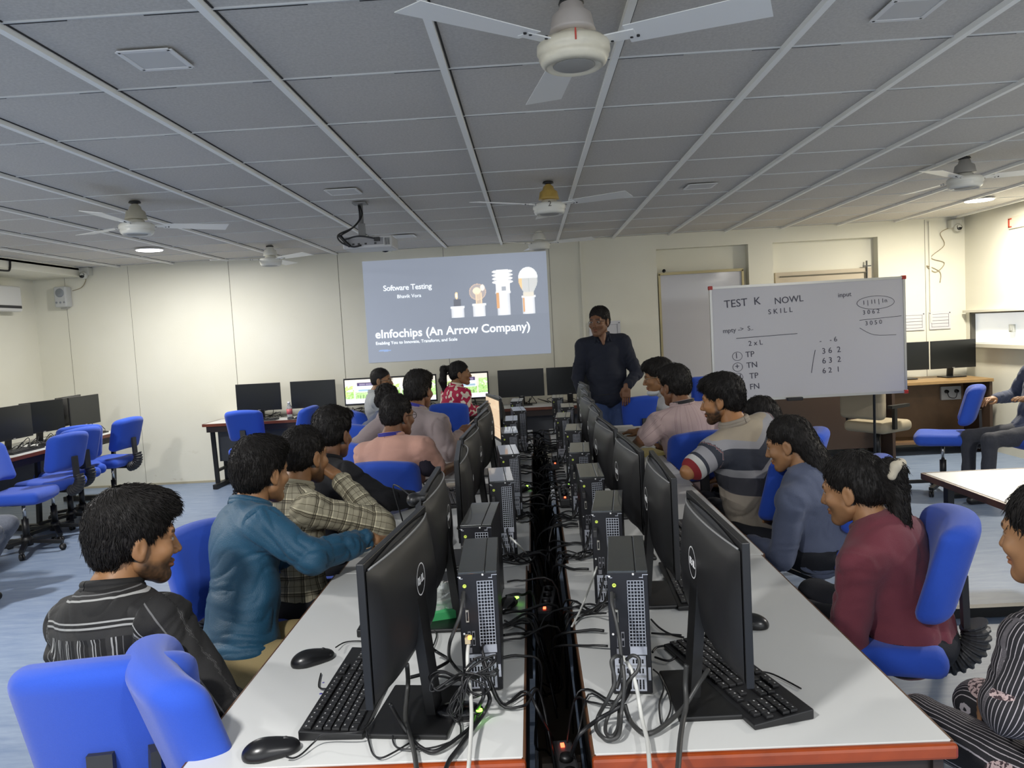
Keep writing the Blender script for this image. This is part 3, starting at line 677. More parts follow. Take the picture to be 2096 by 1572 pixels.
CHAIRS = [  # x, y, facing degrees (direction the sitter looks), label, z stretch of the back
 (-4.42, 7.87, 170, 'blue swivel chair at the far end of the left desk by the bare wall'),
 (-4.50, 7.42, 130, 'blue swivel chair second from the far end of the left desk'),
 (-4.42, 7.10, 158, 'blue swivel chair in the middle of the left desk row'),
 (-4.30, 6.66, 166, 'blue swivel chair of the left desk with its narrow back turned to the camera'),
 (-4.22, 6.15, 8, 'blue swivel chair cut by the left picture edge with its back to the desk'),
 (-3.75, 4.55, 5, 'swivel chair under the person in grey jeans at the left edge'),
 (-1.035, 1.90, 98, 'large blue chair back at the bottom left behind the man in the striped shirt'),
 (-.655, 1.80, 34, 'blue chair seen edge on nearest the camera beside the left bench'),
 (-1.08, 2.76, -35, 'blue chair of the man in the teal shirt'),
 (-1.02, 3.3, 50, 'blue chair of the man in the plaid shirt'),
 (-1.04, 3.85, 50, 'blue chair of the man in the black shirt'),
 (-.80, 4.42, 80, 'blue chair of the man in the peach polo shirt'),
 (-1.05, 5.2, 50, 'blue chair of the man in the mauve shirt'),
 (-1.32, 6.3, 60, 'blue chair of the curly haired student'),
 (-1.5, 7.42, 30, 'blue chair of the bearded man in the pale grey shirt'),
 (-.80, 7.78, 80, 'blue chair of the woman in the red floral dress'),
 (-3.04, 8.2, 90, 'empty blue chair at the left end of the front desk'),
 (-2.60, 8.05, 176, 'empty blue chair turned sideways at the front desk beside the bottle'),
 (.98, 7.45, 100, 'blue chair right behind the standing presenter'),
 (.93, 4.95, 108, 'blue chair of the man in the pink ribbed shirt'),
 (1.02, 5.75, 170, 'blue chair of the masked student'),
 (1.10, 4.0, 140, 'blue chair of the man in the striped t-shirt'),
 (1.42, 4.65, 160, 'blue chair of the student in glasses behind the striped t-shirt'),
 (1.35, 3.7, 150, 'blue chair of the dark haired woman in the blue grey top'),
 (1.12, 2.62, 162, 'blue chair of the woman with the hair band'),
 (1.32, 1.58, 125, 'blue chair of the woman in the patterned black kurta'),
 (1.35, 5.95, 150, 'empty blue chair between the pink shirt and striped t-shirt men'),
 (3.52, 6.72, 152, 'narrow blue chair beside the wooden corner desk'),
 (4.1, 6.3, 185, 'chair of the person in dark jeans at the right edge'),
]
for i, (x, y, a, lab) in enumerate(CHAIRS):
    if i == 0: c = CH0; c.location = (x, y, 0); c.rotation_euler.z = rad(a-90)
    else: c = dup(CH0, (x, y, 0), rad(a-90))
    setp(c, lab, 'chair', 'blue swivel chairs')
# tall backed chair by the whiteboard
t = empty('high_back_chair', (1.83, 7.75, 0), rz=rad(175), label='tall blue backed chair before the easel whiteboard', cat='chair')
V, F = sdf([('b', (0, -.22, .80), (.19, .01, .19), .035, 0)], .014); V = bent(V, .7)
me = fast_mesh('backrest', V, F); me.materials.append(BLUE); o = bpy.data.objects.new('backrest', me); COL.objects.link(o); o.parent = t
V, F = sdf([('b', (0, 0, .46), (.19, .18, .005), .04, 0)], .014)
me = fast_mesh('seat', V, F); me.materials.append(BLUE); o = bpy.data.objects.new('seat', me); COL.objects.link(o); o.parent = t
for sx in (-1, 1):
    for sy in (-1, 1): b = MB(); b.tube([(sx*.2, sy*.2, 0), (sx*.19, sy*.19, .43)], .014, 8); b.build('leg', BLKM, t)
b = MB(); b.bar((0, -.2, .44), (0, -.25, .7), .06, .02); b.build('back_bracket', BLKM, t)
# beige upholstered chair in the dim right part
t = empty('beige_office_chair', (3.42, 7.75, 0), rz=rad(-60), label='beige office chair with black armrest before the wooden cupboard', cat='chair')
BEI = mat('beige_fabric', (.34, .29, .2), .8, bump=.2, bscale=500)
for nm, c_, h in (('backrest', (0, -.22, .75), (.19, .015, .16)), ('seat', (0, 0, .46), (.19, .18, .01))):
    V, F = sdf([('b', c_, h, .045, 0)], .014); me = fast_mesh(nm, V, F); me.materials.append(BEI); o = bpy.data.objects.new(nm, me); COL.objects.link(o); o.parent = t
for sx in (-1, 1): b = MB(); b.bar((sx*.26, -.1, .45), (sx*.26, -.1, .66), .03, .04); b.bar((sx*.26, -.17, .67), (sx*.26, .1, .67), .05, .03); b.build('armrest', BLK, t)
b = MB(); b.tube([(0, 0, .06), (0, 0, .42)], .025, 10)
for k in range(5): b.bar((0, 0, .08), (.27*cos(k*1.2566), .27*sin(k*1.2566), .03), .035, .03)
b.build('base', BLK, t)

# ================================================================ MONITORS
def make_monitor(W_=.49, H_=.29, logo=True, picture_fn=None, z0=.13):
    t = empty('monitor', (0, 0, 0))
    b = MB(); b.box((0, .008, z0+H_/2), (W_, .016, H_)); b.build('bezel', mat('bezel_black', (.008, .008, .009), .35), t, bevel=.002)
    # curved back shell, arched along its top edge
    nu, nv = 25, 17; V = []; F = []
    for j in range(nv):
        v = j/(nv-1)
        for i in range(nu):
            u = i/(nu-1)*2-1; e = (1-abs(u)**4)
            top = 1-.045*(abs(u)**2)
            prof = sin(pi*min(1, max(0, v))**.8)**.45 if 0 < v < 1 else 0
            V.append((u*W_*.488, -.002-.040*prof*e**.6, z0+.008+(H_-.014)*v*top))
    for j in range(nv-1):
        for i in range(nu-1): F.append((j*nu+i, j*nu+i+1, (j+1)*nu+i+1, (j+1)*nu+i))
    b = MB(); b.add(V, F, True); b.build('back_shell', mat('monitor_back', (.009, .009, .010), .38, bump=.15, bscale=1500, spec=.5), t)
    b = MB(); zt = z0+H_
    pts = [(u*W_*.47, -.003-.026*(1-abs(u)**2.2), zt-.006-.010*u*u) for u in np.linspace(-1, 1, 24)]
    b.tube(pts, .0022, 6); b.build('top_ridge', mat('ridge_lit_grey', (.20, .20, .20), .3), t)  # pale colour stands for light caught along the top ridge
    if picture_fn is None:
        MB().box((0, .0168, z0+H_/2+.004), (W_-.016, .001, H_-.026)).build('screen', mat('dark_screen', (.006, .0075, .008), .28), t)
    else:
        picture('screen', W_-.030, H_-.040, 90, 50, picture_fn, colmat('lit_screen', .4, emit=.72), t, Matrix.Translation((0, .018, z0+.022)) @ Matrix.Rotation(pi, 4, 'Z'))
    MB().box((0, .0172, z0+.007), (.03, .001, .006)).build('front_badge', mat('badge_grey', (.3, .3, .3), .4), t)
    b = MB(); b.bar((0, -.03, z0+.15), (0, -.055, .012), .065, .022); b.build('stand_neck', BLK, t)
    b = MB(); b.box((0, -.02, .006), (.23, .18, .012)); b.build('stand_base', BLK, t, bevel=.004)
    if logo:
        b = MB(); n = 36; R_ = .036; zz = z0+H_*.62
        V = []; F = []
        for k in range(n):
            a = 2*pi*k/n
            for r_ in (R_, R_-.0026): V.append((r_*cos(a), -.0436, zz+r_*sin(a))); 
        for k in range(n): F.append((2*k, 2*((k+1) % n), 2*((k+1) % n)+1, 2*k+1))
        b.add(V, F); lg = b.build('logo_ring', mat('logo_silver', (.72, .72, .72), .4), t)
        text_obj('logo_letters', 'D', .022, mat('logo_silver'), lg, Matrix.Translation((-.0255, -.0436, zz-.0075)) @ RX, bold=.0006)
        text_obj('logo_letters', 'E', .022, mat('logo_silver'), lg, Matrix.Translation((-.0105, -.0436, zz-.0105)) @ RX @ Matrix.Rotation(rad(28), 4, 'Z'), bold=.0006)
        text_obj('logo_letters', 'LL', .022, mat('logo_silver'), lg, Matrix.Translation((.004, -.0436, zz-.0075)) @ RX, bold=.0006, spacing=.9)
    return t
def desktop_pic(u, v):
    n = len(u); c = np.tile(np.array([.86, .80, .74]), (n, 1))
    def put(m, col): c[m] = col
    k = vnoise(np.c_[u*26, v*16, 0*u]); k2 = vnoise(np.c_[u*60, v*40, 0*u+3])
    put(v > .8, (.82, .76, .66)); put((v < .5) & (v > .2), (.45, .72, .28)); m = (v < .5) & (v > .2); c[m] += ((k2[m]-.5)*.5)[:, None]
    put((u > .25) & (u < .75) & (v > .45) & (v < .75), (.80, .88, .95)); put((u > .3) & (u < .72) & (v > .5) & (v < .58), (.35, .5, .62))
    put((u > .27) & (u < .72) & (v > .72) & (v < .86), (.07, .05, .14)); m = (u > .3) & (u < .69) & (abs(v-.79) < .035) & (np.sin(u*300) > .2); c[m] = (.45, .4, .55)
    m = (u < .2) & (v > .3) & (v < .75) & (k > .42); c[m] = np.c_[.25+.5*k2[m], .5+.35*k2[m], .12+.2*k2[m]]
    m = (u > .8) & (v > .25) & (v < .8) & (k > .4); c[m] = np.c_[.3+.4*k2[m], .62+.3*k2[m], .2+.2*k2[m]]
    put((u > .755) & (u < .79) & (v > .2), (.80, .76, .68)); put((u > .2) & (u < .23) & (v > .2), (.80, .76, .68))
    put(v < .2, (.86, .84, .9)); m = (v > .2) & (v < .33) & (u > .25) & (u < .72) & (np.sin(u*95) > .5); c[m] = (.2, .28, .15)
    put(v < .03, (.75, .8, .9)); return np.clip(c, 0, 1)
def beige_pic(u, v):
    k = vnoise(np.c_[u*6, v*9, 0*u]); c = np.c_[.62+.12*k, .46+.1*k, .30+.08*k]; m = (abs(v-.5) < .32) & (np.sin(v*70) > .6) & (k > .5); c[m] *= .75; return c
MON = make_monitor()
def put_mon(src, x, y, rz, lab, grp='desktop monitors', z=.75, first=False, sc=1):
    o = src if first else dup(src, (x, y, z)); o.location = (x, y, z); o.rotation_euler.z = rz; o.scale = (sc, sc, sc)
    setp(o, lab, 'monitor', grp)
on = ['nearest', 'second', 'third', 'fourth', 'fifth', 'sixth', 'seventh', 'eighth']
LM = [((-.349, 1.451), (-.297, 1.923)), ((-.32, 2.02), (-.323, 2.50)), ((-.274, 2.606), (-.309, 3.098)), ((-.308, 3.16), (-.286, 3.663)), ((-.298, 3.88), (-.268, 4.36)), ((-.315, 4.37), (-.292, 4.85))]
for i, (a, b_) in enumerate(LM):
    th = math.atan2(b_[1]-a[1], b_[0]-a[0])
    put_mon(MON, (a[0]+b_[0])/2+.008, (a[1]+b_[1])/2, th, on[i]+' monitor on the left bench seen from behind', first=(i == 0))
RMo = [((.392, 1.47), (.384, 1.951)), ((.376, 2.12), (.390, 2.61)), ((.357, 2.60), (.334, 3.087)), ((.336, 3.2), (.305, 3.69)), ((.336, 3.88), (.335, 4.36)), ((.348, 4.472), (.323, 4.968)), ((.371, 5.08), (.367, 5.56)), ((.406, 5.66), (.378, 6.14))]
for i, (a, b_) in enumerate(RMo):
    th = math.atan2(a[1]-b_[1], a[0]-b_[0])
    put_mon(MON, (a[0]+b_[0])/2-.008, (a[1]+b_[1])/2, th, on[i]+' monitor on the right bench seen from behind')
# the one turned towards the camera with a beige picture
M2 = make_monitor(logo=False, picture_fn=beige_pic)
put_mon(M2, -.262, 5.19, rad(100+0), 'monitor on the left bench turned to the camera showing a beige page', first=True); M2.rotation_euler.z = math.atan2(5.006-5.371, -.218+.307)+pi+0
DM = make_monitor(W_=.52, H_=.31, logo=False, z0=.10)
FR = [(-3.13, 'front desk monitor with a dark screen above the leftmost empty chair'), (-2.50, 'front desk monitor with a dark screen beside the small bottle'), (-.13, 'front desk monitor with a dark screen just right of the slide centre'), (.42, 'front desk monitor partly hidden by the presenter')]
for i, (x, lab) in enumerate(FR): put_mon(DM, x, 8.72, pi+(rad(-2) if i < 2 else 0), lab, first=(i == 0), sc=1.0)
LMn = make_monitor(W_=.53, H_=.31, logo=False, picture_fn=desktop_pic, z0=.10)
for i, (x, lab) in enumerate([(-1.88, 'lit front desk monitor left of the bearded man'), (-1.35, 'lit front desk monitor behind the bearded man'), (-.76, 'lit front desk monitor behind the woman in red')]): put_mon(LMn, x, 8.72, pi, lab, 'lit monitors on the front desk', first=(i == 0))
for i, (x, y, a, lab) in enumerate([(-4.79, 8.08, 268, 'dark monitor at the far end of the left desk'), (-4.89, 7.53, 258, 'dark monitor second from the far end of the left desk'), (-4.84, 7.0, 268, 'dark monitor third from the far end of the left desk'), (-4.83, 6.42, 268, 'dark monitor of the left desk at the picture edge')]): put_mon(DM, x, y, rad(a), lab)
put_mon(DM, -4.98, 8.15, rad(95), 'monitor seen from behind at the far end of the left desk')
for i, (x, rz, lab) in enumerate([(4.13, pi-.05, 'left one of the two monitors on the wooden corner desk'), (4.66, pi+.1, 'right one of the two monitors on the wooden corner desk')]): put_mon(DM, x, 8.66, rz, lab, z=.82)

# ================================================================ COMPUTER TOWERS
def make_tower(topm, name='computer_tower'):
    t = empty(name, (0, 0, 0)); w_, d, h = .0926, .292, .29
    CASE = mat('tower_case', (.005, .005, .008), .4)
    MB().box((0, 0, h/2+.002), (w_, d, h-.006)).build('case', CASE, t, bevel=.002)
    b = MB(); b.box((-.014, .0, h), (w_*.67, d, .006)); b.box((.0325, .0, h), (w_*.295, d, .006)); b.build('top_cover', topm, t, bevel=.0012)
    b = MB(); b.box((0, d/2+.006, h/2), (w_, .012, h)); b.build('front_bezel', BLKG, t)
    yb = -d/2-.001; SIL = mat('bracket_silver', (.42, .44, .50), .4, .3)
    def X(u): return -w_/2+u*w_
    def Z(v): return h-v*h
    def rect(b, u0, u1, v0, v1, y=yb, th=.0016): b.box(((X(u0)+X(u1))/2, y, (Z(v0)+Z(v1))/2), (abs(X(u1)-X(u0)), th, abs(Z(v1)-Z(v0))))
    # long vent grid: bright lattice over a dark hole
    b = MB(); b.mi = 1; rect(b, .49, .88, .07, .60, yb, .001); b.mi = 0
    nu, nv = 5, 20
    for i in range(nu+1): u = .49+.39*i/nu; rect(b, u-.008, u+.008, .07, .60, yb-.001)
    for j in range(nv+1): v = .07+.53*j/nv; rect(b, .482, .888, v-.0026, v+.0026, yb-.001)
    b.build('vent_grid', [SIL, BLKG], t)
    b = MB(); rect(b, .49, .90, .60, .665, yb-.0005); rect(b, .10, .86, .672, .70, yb-.002)
    rect(b, .10, .86, .70, .96, yb-.0004); b.mt(1)
    def holes(u0, u1, n, v0, v1, m, skip=()):
        for i in range(n):
            for j in range(m):
                if (i, j) in skip: continue
                u = u0+(u1-u0)*(i+.5)/n; v = v0+(v1-v0)*(j+.5)/m
                rect(b, u-.019, u+.019, v-.0088, v+.0088, yb-.0014)
    holes(.18, .46, 4, .695, .735, 2); holes(.52, .82, 4, .695, .735, 2); holes(.14, .82, 9, .775, .815, 2); holes(.2, .82, 8, .865, .945, 4)
    b.mt(2); rect(b, .12, .86, .748, .762, yb-.0012); rect(b, .12, .86, .83, .85, yb-.0012)
    b.build('expansion_slots', [SIL, BLKG, mat('slot_grey', (.3, .31, .33), .4, .3)], t)
    b = MB(); Rb = RX.to_3x3()
    b.lathe([(0, 0), (.0046, 0), (.0046, .002), (.0022, .002), (.002, .0), (0, 0)], c=(X(.17), yb, Z(.105)), n=18, R=Rb); b.build('audio_jack', mat('jack_lime', (.62, .75, .12), .4), t)
    b = MB(); 
    for u, v in ((.06, .035), (.64, .018), (.09, .50)): b.lathe([(0, 0), (.0033, 0), (.0026, .0018), (0, .002)], c=(X(u), yb-.0005, Z(v)), n=12, R=Rb)
    b.build('screw', mat('screw_white', (.6, .6, .6), .3, .5), t)
    b = MB()
    for u0, u1, v in ((0, .07, .028), (.07, .13, .045), (.78, .86, .045), (.86, 1, .022)): rect(b, u0, u1, v-.0025, v+.0025)
    rect(b, .07, .085, .028, .05); rect(b, .86, .874, .022, .05); b.build('seam_line', SIL, t)
    b = MB(); rect(b, .16, .235, .30, .40, yb-.002, .005); b.mt(1); rect(b, .175, .22, .315, .385, yb-.005, .003); b.build('display_port', [mat('port_metal', (.5, .48, .42), .35, .6), BLKG], t)
    b = MB()
    for u0 in (.18, .29):
        b.mi = 0; rect(b, u0, u0+.075, .48, .60, yb-.001); b.mi = 1
        rect(b, u0+.015, u0+.06, .49, .53, yb-.002); rect(b, u0+.015, u0+.06, .55, .59, yb-.002)
    b.build('usb_ports', [mat('port_grey', (.2, .2, .22), .4, .4), BLKG], t)
    b = MB(); rect(b, .16, .27, .615, .66, yb-.002); b.build('network_port', mat('port_grey'), t)
    b = MB(); b.box((X(.13), yb-.02, Z(.20)), (.012, .04, .022)); b.build('cable_plug', DGREY, t, bevel=.002)
    b = MB(); b.box((X(.94), yb-.0005, Z(.82)), (.006, .002, .03)); b.build('lock_slot', SIL, t)
    return t
TOPA = mat('tower_top', (.018, .021, .020), .22, bump=.015, bscale=1800, spec=1.0, coat=.6)
TW = make_tower(TOPA)
LT = [(-.154, 1.771, -3.5, -.163, 2.06), (-.1885, 2.209, 0, -.176, 2.505), (-.1355, 2.851, 0, -.1575, 3.146), (-.1205, 3.468, 0, -.146, 3.76), (-.139, 4.187, 0, -.1535, 4.46), (-.1515, 4.769, 0, -.157, 5.06), (-.099, 5.343, 0, -.1245, 5.63), (-.1375, 6.058, 0, -.1285, 6.35)]
RT = [(.1915, 1.725, 0, .2225, 2.011), (.2015, 2.305, 0, .238, 2.586), (.2015, 2.842, 0, .207, 3.14), (.1925, 3.428, 0, .2115, 3.72), (.206, 4.171, 0, .229, 4.45), (.176, 4.808, 0, .196, 5.1), (.237, 5.415, 0, .2435, 5.71), (.1935, 6.19, 0, .206, 6.48)]
first = True
for side, rows in (('left', LT), ('right', RT)):
    for i, (xa, ya, _, xb, yb_) in enumerate(rows):
        dx, dy = xb-xa, yb_-ya; rz = -math.atan2(dx, dy); l_ = .146
        x, y = xa+dx/math.hypot(dx, dy)*l_, ya+dy/math.hypot(dx, dy)*l_
        o = TW if first else dup(TW, (x, y, .75)); first = False
        o.location = (x, y, .75); o.rotation_euler.z = rz
        setp(o, on[i]+' black computer tower on the '+side+' bench counted from the camera', 'computer', 'slim computer towers along the benches')
# ================================================================ KEYBOARDS and MICE
def make_kb():
    t = empty('keyboard', (0, 0, 0)); KB = mat('keyboard_black', (.010, .010, .011), .42)
    b = MB(); b.prism([(-.07, 0), (.07, 0), (.07, .022), (-.07, .012)], -.22, .22, Matrix(((0, 0, 1, 0), (1, 0, 0, 0), (0, 1, 0, 0), (0, 0, 0, 1)))); b.build('base', KB, t, bevel=.0025)
    b = MB(); b2 = MB(); rows = [(.052, [(-.205+i*.0193, .0165) for i in range(13)]+[(.062+i*.019, .0165) for i in range(3)]),
        (.028, [(-.205+i*.0193, .0165) for i in range(13)]+[(.05, .028)]+[(.082+i*.019, .0165) for i in range(3)]+[(.148+i*.019, .0165) for i in range(4)]),
        (.009, [(-.2, .024)]+[(-.179+i*.0193, .0165) for i in range(12)]+[(.053, .02)]+[(.082+i*.019, .0165) for i in range(3)]+[(.148+i*.019, .0165) for i in range(4)]),
        (-.010, [(-.198, .028)]+[(-.174+i*.0193, .0165) for i in range(11)]+[(.046, .034)]+[(.148+i*.019, .0165) for i in range(3)]),
        (-.029, [(-.193, .038)]+[(-.165+i*.0193, .0165) for i in range(10)]+[(.038, .048), (.1, .0165)]+[(.148+i*.019, .0165) for i in range(4)]),
        (-.048, [(-.2, .024), (-.172, .024), (-.145, .024), (-.075, .108), (-.006, .022), (.02, .022), (.05, .024)]+[(.082+i*.019, .0165) for i in range(3)]+[(.157, .036), (.187, .0165)])]
    for y, ks in rows:
        for x, w_ in ks:
            b.box((x, y, .0205+y*.07), (w_, .0165, .006)); b2.box((x-.003, y+.003, .0237+y*.07), (.004, .003, .0006))
    b.build('keycaps', mat('keycap_black', (.014, .014, .015), .38), t, bevel=.0012); b2.build('key_legends', mat('legend_grey', (.35, .35, .35), .5), t)
    b = MB(); b.tube([(0, .07, .01), (.02, .1, .006), (.1, .12, .004)], .002, 6, sub=5); b.build('cord', RUBBER, t)
    return t
KB = make_kb()
KBS = [(-.463, 1.80, 88, 'black keyboard in front of the nearest left monitor'), (-.47, 2.36, 90, 'black keyboard behind the nearest left monitor beside the second mouse'), (-.45, 3.93, 100, 'black keyboard near the third left table joint'), (-.47, 3.0, 92, 'black keyboard before the third left monitor'),
       (.47, 2.45, -92, 'black keyboard under the second right monitor'), (.43, 1.78, -75, 'black keyboard under the nearest right monitor'), (.50, 3.5, -95, 'black keyboard before the fourth right monitor'), (.52, 2.95, -90, 'black keyboard before the third right monitor')]
for i, (x, y, a, lab) in enumerate(KBS):
    o = KB if i == 0 else dup(KB, (0, 0, 0)); o.location = (x, y, .7505); o.rotation_euler.z = rad(a); setp(o, lab, 'keyboard', 'black keyboards')
for i, (x, y) in enumerate([(-3.1, 8.55), (-2.45, 8.55), (-1.9, 8.56)]):
    o = dup(KB, (x, y, .7505), 0, ['black keyboard on the front desk behind the leftmost empty chair', 'black keyboard on the front desk beside the bottle', 'black keyboard on the front desk under the first lit monitor'][i])
for i, (y, n_) in enumerate([(7.95, 'far'), (7.4, 'second'), (6.85, 'third'), (6.3, 'near')]): dup(KB, (-4.66, y, .7505), rad(90), n_+' keyboard on the left wall desk')
def make_mouse():
    t = empty('mouse', (0, 0, 0))
    V, F = sdf([('e', (0, -.012, .008), (.031, .045, .028), .0), ('e', (0, .028, .006), (.027, .034, .021), .015), ('-b', (0, 0, -.02), (.1, .1, .02), 0, .0)], .0028)
    me = fast_mesh('shell', V, F); me.materials.append(mat('mouse_black', (.008, .008, .009), .3)); o = bpy.data.objects.new('shell', me); COL.objects.link(o); o.parent = t
    b = MB(); b.lathe([(0, -.003), (.008, -.003), (.008, .003), (0, .003)], c=(0, .032, .0225), n=14, R=Matrix.Rotation(rad(90), 3, 'Y')); b.build('wheel', DGREY, t)
    b = MB(); b.bar((0, .015, .029), (0, .055, .0185), .0012, .001); b.build('button_split', BLKG, t)
    return t
MS = make_mouse()
for i, (x, y, a, lab) in enumerate([(-.585, 1.535, -68, 'black mouse at the bottom edge of the left bench'), (-.625, 1.985, -55, 'black mouse beside the keyboard further up the left bench'), (-.66, 3.15, -60, 'black mouse by the teal shirt man'), (-.6, 4.35, -60, 'black mouse beyond the third left table joint'), (-.55, 3.5, -80, 'black mouse near the fourth left monitor'), (.56, 2.1, 60, 'black mouse half hidden behind the nearest right monitor'), (-2.72, 8.53, 0, 'black mouse on the front desk left of the bottle')]):
    o = MS if i == 0 else dup(MS, (0, 0, 0)); o.location = (x, y, .7505); o.rotation_euler.z = rad(a); setp(o, lab, 'mouse', 'black mice')

# ================================================================ SMALL THINGS
def bottle(x, y, z, h, r_, lab, ribs=False, label=True):
    t = empty('water_bottle', (x, y, z), label=lab, cat='bottle'); k = h/.2
    prof = [(0, 0), (r_*.95, .002)]
    if ribs: prof += [(r_*(1 if i % 2 else .9), .01+i*.0085*k) for i in range(14)]
    prof += [(r_, .13*k), (r_*.9, .145*k), (r_*.42, .172*k), (r_*.4, .18*k), (0, .18*k)]
    g = mat('bottle_plastic', (.75, .8, .82), .08); gb = g.node_tree.nodes['Principled BSDF']; gb.inputs['Transmission Weight'].default_value = .75; gb.inputs['IOR'].default_value = 1.2
    MB().lathe(prof, n=20).build('bottle', g, t)
    MB().lathe([(0, .176*k), (r_*.5, .176*k), (r_*.5, .2*k), (0, .2*k)], n=16).build('cap', mat('cap_white', (.7, .7, .7), .4), t)
    if label: MB().lathe([(0, .06*k), (r_*1.02, .06*k), (r_*1.02, .12*k), (0, .12*k)], n=20).build('label', mat('label_red', (.55, .12, .13), .5), t)
bottle(-2.72, 8.5, .75, .2, .031, 'small clear water bottle with a red label on the front desk')
bottle(1.37, 8.12, .75, .26, .034, 'clear ribbed water bottle on the desk behind the masked student', True, False)
def paper(x, y, z, w_, d, rz, m, lab, nm='paper', cat='paper', h=.003):
    return setp(MB().box((0, 0, h/2), (w_, d, h)).build(nm, m, loc=(x, y, z), rz=rz), lab, cat)
PAP = mat('paper_white'); YEL = mat('yellow_card', (.50, .42, .16), .6); KR = mat('kraft', (.42, .30, .14), .6)
paper(-.60, 5.0, .75, .21, .3, .3, PAP, 'white sheet of notes before the mauve shirt man')
paper(-.55, 4.62, .75, .2, .28, -.2, PAP, 'white sheet on the left bench near the small black mouse')
paper(-.50, 4.2, .75, .22, .3, .1, mat('paper_brown', (.45, .4, .33), .6), 'brownish printed sheet on the left bench beside the peach shirt man')
paper(-.45, 3.15, .75, .13, .28, .2, KR, 'flat tan wooden box between the second and third left monitors', 'pencil_box', 'box', .045)
paper(.66, 5.0, .75, .3, .22, .3, YEL, 'yellow green workbook under the arm of the pink shirt man', 'workbook', 'book', .02)
paper(.75, 6.1, .75, .42, .26, 0, mat('laptop_white', (.6, .6, .58), .4), 'closed pale laptop on the far end of the right bench', 'laptop', 'laptop', .025)
paper(.62, 4.45, .75, .2, .28, -.3, PAP, 'open white notebook on the right bench', 'notebook', 'book', .008)
paper(.05, 8.5, .75, .22, .1, .1, PAP, 'white strip of paper on the desk behind the bench gap')
paper(.56, 3.02, .75, .09, .4, .0, DGREY, 'flat dark tray beyond the second right monitor', 'document_tray', 'tray', .02)
paper(-.30, 2.62, .75, .14, .2, .3, mat('dark_slate', (.035, .037, .04), .5), 'dark flat mouse pad between two left monitors', 'mouse_pad', 'mouse pad', .003)
# green blister pack behind the nearest left monitor
t = empty('blister_pack', (-.3, 2.30, .75), rz=.3, label='crumpled clear and green plastic pack behind the nearest left monitor', cat='package')
b = MB(); b.box((0, 0, .02), (.14, .16, .04)); b.build('tray', mat('green_card', (.05, .35, .12), .5), t, bevel=.006)
V, F = sdf([('b', (0, 0, .05), (.05, .06, .012), .012, 0), ('e', (.02, .03, .07), (.03, .03, .02), .02)], .007); V += (vnoise(V*60)[:, None]-.5)*.014
me = fast_mesh('wrap', V, F, smooth=False); me.materials.append(mat('clear_wrap', (.7, .75, .7), .12)); me.materials[0].node_tree.nodes['Principled BSDF'].inputs['Transmission Weight'].default_value = .5
o = bpy.data.objects.new('wrap', me); COL.objects.link(o); o.parent = t
# webcam clipped on second left monitor
t = empty('webcam', (-.335, 2.03, 1.165), label='black webcam clipped on the corner of the second left monitor', cat='webcam')
V, F = sdf([('e', (0, 0, .0), (.018, .026, .018), 0), ('b', (.02, .01, .004), (.012, .02, .004), .004, .01)], .004)
me = fast_mesh('body', V, F); me.materials.append(BLK); o = bpy.data.objects.new('body', me); COL.objects.link(o); o.parent = t
MB().tube([(-.01, .01, .01), (-.05, .05, .03), (-.07, .1, .01), (-.06, .16, -.1)], .0022, 6, sub=5).build('cord', RUBBER, t)
# power adapters with green lamps
GL = mat('green_led', (.1, .6, .05), .4, emit=(.25, 1, .05), es=6); RLED = mat('red_led', (.6, .03, .02), .4, emit=(1, .08, .03), es=5); OLED = mat('orange_led', (.6, .2, .02), .4, emit=(1, .3, .05), es=4)
def adapter(x, y, rz, lab):
    t = empty('power_adapter', (x, y, .75), rz=rz, label=lab, cat='adapter', group='black power adapters with green lamps')
    V, F = sdf([('e', (0, 0, .015), (.055, .03, .02), 0), ('-b', (0, 0, -.02), (.1, .1, .02), 0, 0)], .005)
    me = fast_mesh('casing', V, F); me.materials.append(BLKG); o = bpy.data.objects.new('casing', me); COL.objects.link(o); o.parent = t
    MB().lathe([(0, 0), (.007, 0), (.007, .003), (0, .003)], c=(.045, -.015, .022), n=12).build('lamp', GL, t)
adapter(-.20, 1.655, 0, 'black adapter with a green lamp at the foot of the nearest left tower')
adapter(-.115, 2.31, 1.2, 'black adapter with a green lamp beside the second left tower')
adapter(-.085, 4.02, 1.3, 'black adapter with a green lamp beside the fourth left tower')
adapter(.145, 4.0, 1.6, 'black adapter with a green lamp beside the fourth right tower')
def strip(x, y, z, rz, lab, lt=RLED):
    t = empty('power_strip', (x, y, z), rz=rz, label=lab, cat='power strip', group='power strips with red lamps')
    MB().box((0, 0, 0), (.05, .26, .035)).build('casing', DGREY, t, bevel=.006)
    MB().box((0, -.1, .019), (.009, .014, .005)).build('rocker_lamp', lt, t)
    for k in range(3): MB().lathe([(0, 0), (.016, 0), (.014, .012), (0, .012)], c=(0, -.04+k*.06, .018), n=12).build('socket', BLK, t)
strip(.035, 1.66, .60, pi+.1, 'power strip low in the bench gap nearest the camera')
strip(.01, 2.6, .66, -.1, 'power strip in the bench gap beside the second towers')
strip(.11, 4.72, .77, 0, 'power strip at the foot of the fifth right tower')
strip(.125, 3.72, .78, 0, 'power strip beside the fourth right tower')
# little led plugs at the first towers
for x, y, z, lab in ((-.178, 1.712, .905, 'orange glowing network plug in the nearest left tower'), ):
    t = empty('network_plug', (x, y, z), label=lab, cat='plug'); MB().box((0, 0, 0), (.012, .022, .014)).build('plug', mat('clear_plug', (.5, .4, .25), .2), t); MB().box((.005, -.006, .006), (.008, .01, .006)).build('lamp', OLED, t)
